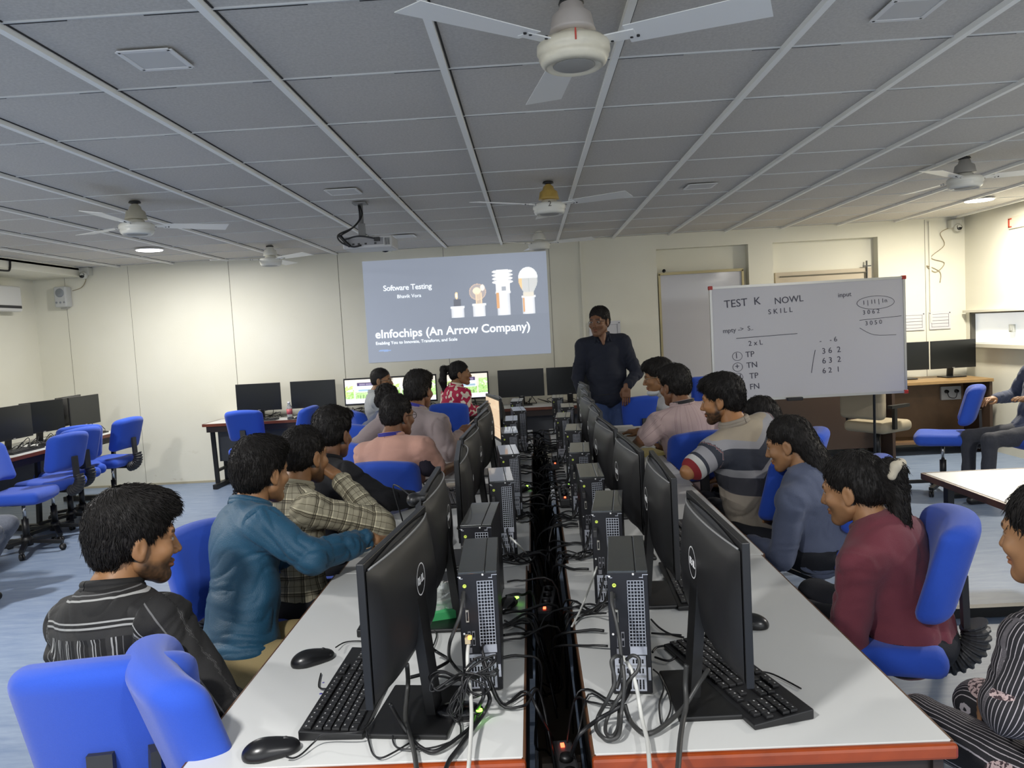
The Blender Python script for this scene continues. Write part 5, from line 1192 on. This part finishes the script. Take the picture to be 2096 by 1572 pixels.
    def child(nm, V, F, m, **kw):
        me = fast_mesh(nm, V-O, F, **kw); me.materials.append(m); o = bpy.data.objects.new(nm, me); COL.objects.link(o); o.parent = body; return o
    # --- shirt
    pr = []; torso(.016, pr); r0, r1, r2, r3 = .068*bulk, .060, .058, .046
    for i, (el, hd, kind, hdir) in enumerate(AR):
        if sleeve == 'short':
            mid = S_[i]+(el-S_[i])*.72; pr.append(('c', tuple(S_[i]), tuple(mid), r0, r1+.008, .03))
            d = (el-S_[i])/np.linalg.norm(el-S_[i]); pr.append(('-c', tuple(mid+d*.05), tuple(mid+d*.12), .06, .06, .004)) if False else None
        else:
            cuff = el+(hd-el)*(.87 if sleeve == 'long' else .55)
            pr += [('c', tuple(S_[i]), tuple(el), r0, r1, .03), ('c', tuple(el), tuple(cuff), r2, r3, .02)]
    pr = [q for q in pr if q]
    # neck opening
    V, F = sdf(pr, sres); nrm = vnormals(V, F)
    # bone coordinates
    def capd(Pt, a, b):
        ab = b-a; h = np.clip(((Pt-a)@ab)/(ab@ab), 0, 1); q = a+h[:, None]*ab; return np.linalg.norm(Pt-q, axis=1), h*np.linalg.norm(ab), q
    loc = (V-P)@TR; best = np.full(len(V), 1e9); pat = np.zeros((len(V), 3))
    dT = np.sqrt((loc[:, 0]/(.17*bulk))**2+(loc[:, 1]/.13)**2)*.13-.13+.005
    best = dT.copy(); ang = np.arctan2(loc[:, 0], -loc[:, 1])
    pat[:, 0] = ang*.14; pat[:, 1] = loc[:, 2]; pat[:, 2] = 0
    for i, (el, hd, _, _) in enumerate(AR):
        off = 0
        for a, b, r_ in ((S_[i], el, .058), (el, hd, .046)):
            dd, hh, q = capd(V, a, b); dd = dd-r_; m = dd < best-.012
            ax_ = (b-a)/np.linalg.norm(b-a); ref = np.cross(ax_, A(0, 0, 1)); ref /= np.linalg.norm(ref)+1e-9; rf2 = np.cross(ax_, ref); w = V-q
            an = np.arctan2(w@ref, w@rf2); pat[m, 0] = an[m]*.055; pat[m, 1] = (off+hh)[m]; pat[m, 2] = 1; best[m] = dd[m]; off += np.linalg.norm(b-a)
    # folds
    Q = np.c_[pat[:, 0]*6, pat[:, 1]*13, pat[:, 2]*7]+np.c_[vnoise(V*5), vnoise(V*6+9), 0*V[:, 0]]*3.2+len(label) % 50
    fold = (1-abs(2*vnoise(Q)-1))**3+.5*(1-abs(2*vnoise(Q*2.1+5)-1))**3; fold2 = vnoise(V*14)
    wgt = np.clip(1.1-pat[:, 1]/Lt, .35, 1)*(pat[:, 2] < .5)+(pat[:, 2] > .5)*.9
    V = V+nrm*((fold-.4)*wr*2.0*wgt+(fold2-.5)*wr*1.2)[:, None]
    so = child('shirt', V, F, shirt, attrs={'pat': pat})
    if collar:
        b = MB(); n_ = 28
        for rr_, zz in ((0, 0),):
            pts = [Vector(Nk+up*(.018+.012*cos(a))+la*.066*sin(a)-fw*(.068*cos(a)-.004)) for a in np.linspace(0, 2*pi, n_)]
            b.tube(pts, .0150, 10, caps=False); b.tube([q+Vector(up)*.014 for q in pts], .0120, 10, caps=False)
        co = b.build('collar', shirt, body, loc=tuple(-O)); co.location = tuple(-O)
    # --- trousers
    pr = []; ly = basis(legyaw if legyaw is not None else ty)
    if legs == 'sit':
        for s_ in (-1, 1):
            hp_ = P+ly[:, 0]*s_*.085+A(0, 0, .0); kn = hp_+ly[:, 1]*sit_thigh+ly[:, 0]*s_*.03; kn[2] = .51; an_ = kn+ly[:, 1]*(.02+tuck); an_[2] = .09
            pr += [('c', tuple(hp_), tuple(kn), .085, .062, .03), ('c', tuple(kn), tuple(an_), .060, .045, .02)]
            sv, sf = sdf([('c', tuple(an_+A(0, 0, -.05)), tuple(an_+ly[:, 1]*.15+A(0, 0, -.055)), .038, .032, 0), ('-b', tuple(an_+A(0, 0, -.19)), (.3, .3, .1), 0, 0)], .011); child('shoe', sv, sf, BLK)
        pr.append(('e', tuple(P-A(0, 0, .0)), (.17, .14, .10), .04, ly))
    else:
        for s_ in (-1, 1):
            hp_ = P+ly[:, 0]*s_*.09; kn = hp_+A(0, 0, -.42)+ly[:, 1]*.02; an_ = kn+A(0, 0, -.40)
            pr += [('c', tuple(hp_), tuple(kn), .098, .070, .04), ('c', tuple(kn), tuple(an_), .068, .055, .02)]
            sv, sf = sdf([('c', tuple(an_+A(0, 0, -.04)), tuple(an_+ly[:, 1]*.16+A(0, 0, -.045)), .042, .034, 0), ('-b', tuple(an_+A(0, 0, -.17)), (.3, .3, .1), 0, 0)], .011); child('shoe', sv, sf, BLK)
        pr.append(('e', tuple(P+A(0, 0, .03)), (.175, .135, .13), .04, ly))
    V, F = sdf(pr, .012); nrm = vnormals(V, F); V = V+nrm*((vnoise(V*16)-.5)*.012)[:, None]
    child('trousers', V, F, pants if not isinstance(pants, tuple) else mat('cloth_%.2f_%.2f_%.2f' % pants, pants, .85, bump=.2, bscale=300), attrs={'pat': ((V-P)@TR)*np.array([1, 1, 0])})
    # --- hair
    if hair_on:
        V, F = hair_mesh(hair, nstr=nstr, seed=1+len(hair)); child('hair', (V@B.T)*hs+H, F, HAIR)
    if glasses:
        b = MB(); b.mi = 0
        for s_ in (-1, 1):
            pts = [Vector(B@A(s_*.033+.026*cos(a)*(1), .094-.10*(s_*.033+.026*cos(a))**2*10*.3, .001+.020*sin(a))+H-O) for a in np.linspace(0, 2*pi, 20)]; b.tube(pts, .0018, 6, caps=False)
            b.tube([Vector(B@A(s_*.059, .088, .006)+H-O), Vector(B@A(s_*.078, .03, .006)+H-O), Vector(B@A(s_*.082, -.015, .002)+H-O)], .0018, 6)
        b.tube([Vector(B@A(-.008, .096, .006)+H-O), Vector(B@A(.008, .096, .006)+H-O)], .0018, 6)
        b.build('glasses', glasses, body)
    return body, dict(H=H, B=B, Nk=Nk, P=P, TR=TR, O=O, S=S_, up=up, la=la, fw=fw, child=child)

# ---------------- cloth materials
def cloth(name, col, rough=.85, bump=.25, sc=350, var=.08, sheen=.15): return mat(name, col, rough, bump=bump, bscale=sc, var=var, sheen=sheen)
def stripes(nt, coord, period, bands, base):
    """bands: [(start,end,(r,g,b))] in fractions of the period -> colour socket"""
    fr = mathn(nt, 'FRACT', mathn(nt, 'DIVIDE', coord, period)); r = N(nt, 'ValToRGB'); r.color_ramp.interpolation = 'CONSTANT'; e = r.color_ramp.elements
    pts = [(0, base)]
    for a, b, c in bands: pts += [(a, c), (b, base)]
    e[0].position = 0; e[0].color = (*pts[0][1], 1); e[1].position = pts[1][0]; e[1].color = (*pts[1][1], 1)
    for p, c in pts[2:]: q = e.new(p); q.color = (*c, 1)
    L(nt, fr, r.inputs[0]); return r.outputs[0]
def patnodes(m):
    nt = m.node_tree; a = N(nt, 'Attribute', attribute_name='pat'); s_ = N(nt, 'SeparateXYZ'); L(nt, a.outputs['Vector'], s_.inputs[0]); return nt, nt.nodes['Principled BSDF'], s_.outputs
def mixc(nt, f, a, b, mode='MIX'):
    m = N(nt, 'Mix', data_type='RGBA', blend_type=mode)
    if isinstance(f, (int, float)): m.inputs[0].default_value = f
    else: L(nt, f, m.inputs[0])
    for i, v in ((6, a), (7, b)):
        if isinstance(v, tuple): m.inputs[i].default_value = (*v, 1)
        else: L(nt, v, m.inputs[i])
    return m.outputs[2]
# black shirt: horizontal stripes over the yoke and along the sleeves, wavy vertical ones below
m = mat('shirt_black_striped', (.02, .02, .02), .8, bump=.2, bscale=500); nt, b, s_ = patnodes(m); K = (.008, .0075, .0075); G1 = (.028, .027, .026); Wt = (.33, .33, .32)
h_ = stripes(nt, mathn(nt, 'ADD', s_[1], .0355), .125, [(.10, .14, Wt), (.20, .225, (.14, .14, .14)), (.30, .52, G1), (.56, .605, Wt), (.665, .70, Wt)], K)
v_ = stripes(nt, s_[0], .052, [(.1, .32, G1), (.34, .42, Wt), (.52, .58, Wt), (.8, .83, (.12, .12, .12))], K)
sl = stripes(nt, s_[0], .16, [(.42, .50, G1), (.50, .525, Wt), (.56, .575, Wt), (.8, .82, (.12, .12, .12))], K)
low = mathn(nt, 'LESS_THAN', s_[1], .385); arm = mathn(nt, 'GREATER_THAN', s_[2], .5)
L(nt, mixc(nt, arm, mixc(nt, low, h_, v_), sl), b.inputs['Base Color']); M_P1 = m
# plaid
m = mat('shirt_plaid', (.3, .28, .2), .85, bump=.25, bscale=500); nt, b, s_ = patnodes(m); base = (.36, .33, .235)
def tart(c): return stripes(nt, c, .062, [(.06, .12, (.78, .78, .78)), (.14, .19, (.20, .18, .15)), (.22, .25, (.25, .22, .18)), (.28, .33, (.20, .18, .15)), (.36, .42, (1.7, 1.7, 1.7)), (.72, .75, (.3, .27, .22))], (1, 1, 1))
c1 = mixc(nt, 1.0, tart(s_[0]), base, 'MULTIPLY'); c2 = mixc(nt, 1.0, tart(s_[1]), c1, 'MULTIPLY'); L(nt, c2, b.inputs['Base Color']); M_PL = m
# striped t-shirt with chevron bands
m = mat('shirt_chevron', (.3, .28, .25), .85, bump=.2, bscale=400); nt, b, s_ = patnodes(m)
q = mathn(nt, 'SUBTRACT', s_[1], mathn(nt, 'MULTIPLY', mathn(nt, 'ABSOLUTE', s_[0]), .35)); r = N(nt, 'ValToRGB'); r.color_ramp.interpolation = 'CONSTANT'; e = r.color_ramp.elements
seq = [(0, (.30, .26, .21)), (.20, (.05, .05, .06)), (.30, (.27, .27, .28)), (.34, (.03, .035, .05)), (.46, (.28, .28, .3)), (.50, (.34, .29, .22))]
e[0].position = 0; e[0].color = (*seq[0][1], 1); e[1].position = seq[1][0]; e[1].color = (*seq[1][1], 1)
for p, c in seq[2:]: x_ = e.new(p); x_.color = (*c, 1)
L(nt, q, r.inputs[0]); ar = stripes(nt, s_[1], 1.0, [(.05, .10, (.28, .28, .3)), (.12, .15, (.5, .5, .48)), (.15, .35, (.22, .015, .02))], (.03, .035, .05))
L(nt, mixc(nt, mathn(nt, 'GREATER_THAN', s_[2], .5), r.outputs[0], ar), b.inputs['Base Color']); M_CH = m
# red dress with large pale flowers
m = mat('dress_red_floral', (.4, .02, .07), .8, bump=.15, bscale=300); nt = m.node_tree; b = nt.nodes['Principled BSDF']; tc = N(nt, 'TexCoord')
vo = N(nt, 'TexVoronoi'); vo.inputs['Scale'].default_value = 9; L(nt, tc.outputs['Object'], vo.inputs['Vector']); no = N(nt, 'TexNoise'); no.inputs['Scale'].default_value = 26; no.inputs['Detail'].default_value = 0; L(nt, tc.outputs['Object'], no.inputs['Vector'])
q = mathn(nt, 'ADD', vo.outputs['Distance'], mathn(nt, 'MULTIPLY', mathn(nt, 'SUBTRACT', no.outputs['Fac'], .5), 1.7)); fl = mathn(nt, 'LESS_THAN', q, .37)
L(nt, mixc(nt, fl, (.42, .012, .06), (.72, .64, .52)), b.inputs['Base Color']); M_RED = m
# black kurta with pin stripes and rosy patches
m = mat('kurta_patterned', (.02, .02, .02), .8, bump=.2, bscale=400); nt = m.node_tree; b = nt.nodes['Principled BSDF']; nt, b, s_ = patnodes(m); tc = N(nt, 'TexCoord')
st = stripes(nt, s_[0], .0085, [(.1, .28, (.42, .38, .40))], (.014, .013, .016)); br = N(nt, 'TexBrick')
vo = N(nt, 'TexVoronoi'); vo.inputs['Scale'].default_value = 7; L(nt, tc.outputs['Object'], vo.inputs['Vector']); n2 = N(nt, 'TexNoise'); n2.inputs['Scale'].default_value = 120; L(nt, tc.outputs['Object'], n2.inputs['Vector'])
ptc = mathn(nt, 'LESS_THAN', vo.outputs['Distance'], .36); pc = mixc(nt, mathn(nt, 'GREATER_THAN', n2.outputs['Fac'], .47), (.05, .03, .035), (.48, .36, .35))
L(nt, mixc(nt, ptc, st, pc), b.inputs['Base Color']); M_KU = m
# pink shirt with fine vertical ribs
m = mat('shirt_pink_ribbed', (.46, .34, .33), .85, bump=.15, bscale=400); nt, b, s_ = patnodes(m)
L(nt, stripes(nt, s_[0], .07, [(.1, .13, (.34, .24, .24)), (.2, .23, (.36, .26, .26)), (.5, .53, (.34, .24, .24))], (.50, .375, .365)), b.inputs['Base Color']); M_PK = m
M_TEAL = cloth('shirt_teal', (.010, .074, .140), .55, sc=300, var=.15, sheen=.08)
M_PEACH = cloth('shirt_peach', (.60, .335, .26)); M_MAUVE = cloth('shirt_mauve', (.31, .255, .255)); M_LGREY = cloth('tee_pale_grey', (.42, .44, .44)); M_BLACK = cloth('shirt_black', (.010, .010, .013), sheen=.01)
M_NAVY = cloth('shirt_navy', (.008, .011, .024), var=.2, sheen=.02); M_JEANS = cloth('denim_blue', (.035, .065, .17), var=.25, sc=120); M_BG = cloth('top_blue_grey', (.10, .12, .19)); M_WHITE = cloth('tee_white', (.45, .45, .46))
M_DJ = cloth('denim_dark', (.03, .033, .045), var=.3, sc=80); M_GJ = cloth('denim_grey', (.085, .095, .12), var=.25, sc=80); M_MID = cloth('denim_mid', (.06, .075, .13), var=.25, sc=80)
GLB = mat('glasses_black', (.015, .013, .012), .3); GLM = mat('glasses_metal', (.35, .3, .22), .3, .8)
SK1 = (.29, .145, .065); SK2 = (.33, .17, .08); SK3 = (.20, .095, .05); SK4 = (.25, .12, .065)

# P1 man in the striped black shirt
p1, d1 = person('man with full black hair and goatee in a black striped shirt, nearest on the left', (-1.12, 2.08, 1.08), 40, -6, (-1.12, 1.97, .48), 64, [((-1.29, 2.0, .72), (-1.1, 2.2, .64), 'relaxed'), ((-.82, 1.86, .70), (-.80, 1.95, .62), 'relaxed', (-.3, .6, -.1))],
    SK1, M_P1, 'full', sh=.185, nstr=9000, sres=.0065, beard=.75, hres=.0028, legyaw=20, wr=.006, hs=1.05)
# P2 teal shirt
p2, d2 = person('man in a teal shirt with his hand on the table edge, second on the left', (-1.035, 2.86, 1.12), 60, -4, (-1.08, 2.62, .50), 40, [((-1.22, 2.95, .72), (-1.0, 3.05, .75), 'relaxed'), ((-.80, 2.62, .855), (-.645, 2.84, .85), 'fist', (.4, .8, -.25))],
    SK2, M_TEAL, 'full', pants=(.34, .26, .12), sh=.165, nstr=7000, sres=.007, hres=.003, legyaw=15, wr=.007)
# P3 plaid shirt with hand at the chin
p3, d3 = person('man in a beige plaid shirt resting his chin on his hand', (-.985, 3.25, 1.115), 60, -4, (-1.03, 3.12, .50), 35, [((-1.15, 3.35, .76), (-.95, 3.42, .80), 'relaxed'), ((-.67, 3.18, .815), (-.865, 3.30, 1.01), 'fist', (-.8, .15, .55))],
    SK1, M_PL, 'short', sh=.17, nstr=5000, sres=.007, hres=.003, beard=.6, legyaw=10)
# P4 black shirt
p4, d4 = person('man in a plain black shirt with short faded hair, behind the plaid shirt', (-1.0, 3.78, 1.135), 72, -3, (-1.02, 3.62, .50), 45, [((-1.2, 3.85, .8), (-1.0, 4.0, .8), 'relaxed'), ((-.74, 3.62, .83), (-.62, 3.8, .79), 'relaxed')], SK3, M_BLACK, 'puff', sh=.18, nstr=3500, hres=.0034, legyaw=10)
# P5 peach polo
p5, d5 = person('man in a peach polo shirt with glasses and a blue lanyard seen from behind', (-.805, 4.53, 1.135), 52, -4, (-.79, 4.46, .50), 72, [((-1.02, 4.6, .78), (-.9, 4.85, .78), 'relaxed'), ((-.57, 4.45, .80), (-.50, 4.72, .79), 'relaxed')], SK3, M_PEACH, 'short', sh=.185, nstr=3000, glasses=GLB, bulk=1.08, sleeve='short', legyaw=20)
# P6 mauve shirt
p6, d6 = person('broad man in a mauve long sleeved shirt leaning on the table with a pen', (-.76, 5.15, 1.235), 66, -3, (-.90, 5.0, .52), 62, [((-1.19, 5.02, .885), (-1.0, 5.22, .80), 'relaxed'), ((-.56, 4.93, .84), (-.50, 5.12, .93), 'pinch', (.35, .55, .35))], SK3, M_MAUVE, 'full', sh=.20, nstr=3000, bulk=1.15, legyaw=20)
# curly
p7b, _ = person('student with curly dark hair mostly hidden behind the mauve shirt', (-1.235, 6.5, 1.065), 70, -2, (-1.25, 6.3, .50), 60, None, SK3, M_BG, 'curly', nstr=2500)
# P7 pale grey tee, glasses, beard
p7, d7 = person('bearded man in a pale grey t-shirt and glasses facing right by the front desk', (-1.47, 7.5, 1.185), -6, -2, (-1.50, 7.45, .50), 15, [None, ((-1.35, 7.3, .78), (-1.12, 7.35, .76), 'relaxed')], SK1, M_LGREY, 'buzz', nstr=2500, beard=.85, glasses=GLM, sleeve='short', legyaw=5)
# P8 woman in red
p8, d8 = person('woman with a long ponytail in a red dress with large pale flowers', (-.735, 7.9, 1.19), 4, 2, (-.80, 7.84, .52), 40, [((-.95, 8.0, .78), (-.8, 8.15, .78), 'relaxed'), ((-.66, 7.72, .82), (-.50, 7.9, .80), 'relaxed')], SK1, M_RED, 'pony', sh=.145, nstr=2500, pants=M_RED, sleeve='mid', legyaw=20, bulk=.95)
# P9 presenter
p9, d9 = person('standing presenter in a navy shirt and jeans with glasses', (.655, 7.3, 1.640), -122, -3, (.715, 7.32, .93), -92, [((.985, 7.28, 1.14), (.86, 7.12, 1.02), 'relaxed', (-.05, -.12, -1)), ((.43, 7.33, 1.13), (.46, 7.2, .93), 'relaxed', (0, -.1, -1))], SK3, M_NAVY, 'short', sh=.183, nstr=3000, pants=M_JEANS, legs='stand', glasses=GLB, bulk=1.12, belly=1.12, beard=.2, hres=.003, hs=1.12)
# P10 pink ribbed
p10, d10 = person('man in a pink ribbed short sleeved shirt with a dark lanyard seen from behind', (.905, 4.95, 1.19), 122, -8, (1.0, 4.9, .50), 112, [((.66, 4.78, .88), (.62, 5.02, .79), 'relaxed'), ((1.18, 5.1, .82), (1.05, 5.3, .80), 'relaxed')], SK3, M_PK, 'full', sh=.185, nstr=3000, sleeve='short', bulk=1.12)
# P11 masked
p11, d11 = person('student with glasses and a pulled down face mask beyond the pink shirt', (.915, 5.65, 1.205), 172, -8, (1.05, 5.72, .50), 165, None, SK1, M_WHITE, 'full', nstr=2500, glasses=GLM, sleeve='short')
# P12 chevron
p12, d12 = person('bearded man in a striped t-shirt with dark red cuffs leaning on his forearm', (.965, 3.98, 1.185), 152, -6, (1.13, 4.02, .50), 122, [((.74, 3.78, .86), (.84, 4.12, .82), 'relaxed', (.3, .9, 0)), ((1.25, 4.3, .8), (1.0, 4.4, .8), 'relaxed')], (.36, .17, .07), M_CH, 'full', sh=.18, nstr=4500, sleeve='short', beard=.85, bulk=1.08)
# P13, P14, P15, P16
p13, _ = person('student in round glasses facing left behind the striped t-shirt', (1.30, 4.5, 1.01), 172, -6, (1.42, 4.62, .48), 165, None, SK1, M_WHITE, 'long', nstr=2500, glasses=GLM, sh=.15)
p14, _ = person('dark haired woman in a blue grey top leaning towards the table', (1.18, 3.62, 1.00), 150, -14, (1.33, 3.62, .48), 130, None, SK2, M_BG, 'long', nstr=3500, sh=.15)
p15, d15 = person('woman with a pale hair band and long tied hair in a dark red top', (1.09, 2.68, 0.985), 140, -10, (1.24, 2.58, .48), 130, None, SK2, cloth('top_maroon', (.16, .03, .045)), 'bun', nstr=5000, sh=.155)
p16, d16 = person('woman in a black kurta with thin stripes and rosy patches at the lower right edge', (1.185, 1.80, 1.055), 120, -4, (1.24, 1.66, .50), 112, [((1.01, 1.66, .72), (1.12, 1.90, .60), 'relaxed'), ((1.55, 1.7, .7), (1.35, 1.95, .62), 'relaxed')], SK2, M_KU, 'pony', pants=M_KU, sh=.165, nstr=6000, sres=.007, hres=.003)
# person in dark jeans at the right, and grey jeans at the left edge
p17, _ = person('seated person in dark jeans at the right picture edge resting a hand near the table', (4.15, 6.4, 1.2), 188, -5, (4.08, 6.42, .52), 188, [None, ((4.15, 6.75, .80), (3.90, 6.62, .80), 'relaxed')], SK2, M_MID, 'short', pants=M_DJ, sit_thigh=.46, nstr=1500)
p18, _ = person('person in grey jeans whose knee shows at the left picture edge', (-3.98, 4.55, 1.2), 20, -5, (-3.90, 4.75, .52), 12, None, SK2, M_BLACK, 'short', pants=M_GJ, nstr=1500, tuck=-.28)
p19, _ = person('person in mid blue jeans whose knee shows right of the white table', (3.9, 4.6, 1.2), 185, -5, (3.75, 4.75, .54), 175, None, SK2, M_LGREY, 'short', pants=M_MID, nstr=1500)
# ---------------- small wearables
def lan(d, nm, m, w_=.012, body=None, r_=.0045):
    O = d['O']; pts = [Vector(d['Nk']+d['up']*(.034+.010*cos(a))+d['la']*.070*sin(a)-d['fw']*(.078*cos(a))-O) for a in np.linspace(-1.5, 1.5, 16)]
    b = MB()
    for k in (-1, 0, 1): b.tube([p-Vector(d['up'])*k*r_*1.5 for p in pts], r_, 6)
    b.build(nm, m, body)
lan(d5, 'lanyard', mat('lanyard_blue', (.04, .04, .30), .6), body=p5); lan(d6, 'lanyard', mat('lanyard_blue'), body=p6); lan(d10, 'lanyard', mat('lanyard_black', (.02, .02, .022), .6), body=p10)
# presenter collar points and belt
V, F = sdf([('c', tuple(d9['Nk']+d9['fw']*.066+d9['up']*.01), tuple(d9['Nk']+d9['fw']*.112-d9['up']*.075), .040, .012, 0)], .005)
d9['child']('open_neckline', V, F, mat('skin_neck', SK3, .5))
for s_ in (-1, 1):
    V, F = sdf([('c', tuple(d9['Nk']+d9['la']*s_*.066+d9['up']*.028), tuple(d9['Nk']+d9['la']*s_*.040+d9['fw']*.105-d9['up']*.05), .012, .010, 0), ('c', tuple(d9['Nk']+d9['la']*s_*.062+d9['fw']*.05+d9['up']*.01), tuple(d9['Nk']+d9['la']*s_*.075+d9['fw']*.095-d9['up']*.055), .012, .008, .012)], .005); d9['child']('collar_point', V, F, M_NAVY)
V, F = sdf([('e', tuple(d9['P']+d9['up']*.02), (.19, .155, .018), 0, d9['TR'])], .006); d9['child']('belt', V, F, BLK)
# mask under the chin of the masked student, pale hair band, pen, watch-like cuffs
V, F = sdf([('e', (0, .045, -.105), (.05, .055, .028), 0)], .005); d11['child']('face_mask', V@d11['B'].T+d11['H'], F, mat('mask_white', (.55, .58, .6), .8))
V, F = sdf([('c', (-.03, -.165, .07), (.03, -.165, .07), .016, .016, 0), ('c', (-.04, -.15, .04), (-.03, -.165, .07), .014, .016, .01), ('c', (.04, -.15, .04), (.03, -.165, .07), .014, .016, .01)], .004); d15['child']('hair_band', V@d15['B'].T+d15['H'], F, mat('band_cream', (.5, .45, .35), .7))
# dark panel on the peach polo's right sleeve
V, F = sdf([('c', tuple(d5['S'][1]+A(.018, -.006, -.055)), tuple(d5['S'][1]+A(.030, -.008, -.105)), .060, .055, 0)], .006); d5['child']('sleeve_panel', V, F, mat('panel_navy', (.015, .012, .025), .8))
t = setp(MB().tube([(0, 0, 0), (.06, .03, .05)], .0035, 8).build('pen', mat('pen_grey', (.4, .4, .42), .3), loc=(-.47, 5.16, .965)), 'thin pen held by the man in the mauve shirt', 'pen')
setp(MB().tube([(.036*cos(a), .036*sin(a), 0) for a in np.linspace(0, 2*pi, 24)], .0018, 6, caps=False).build('bracelet', mat('thread_tan', (.5, .35, .2), .6), loc=(-.665, 2.80, .832), rz=0), 'thin thread bracelet on the wrist of the man in the teal shirt', 'bracelet')
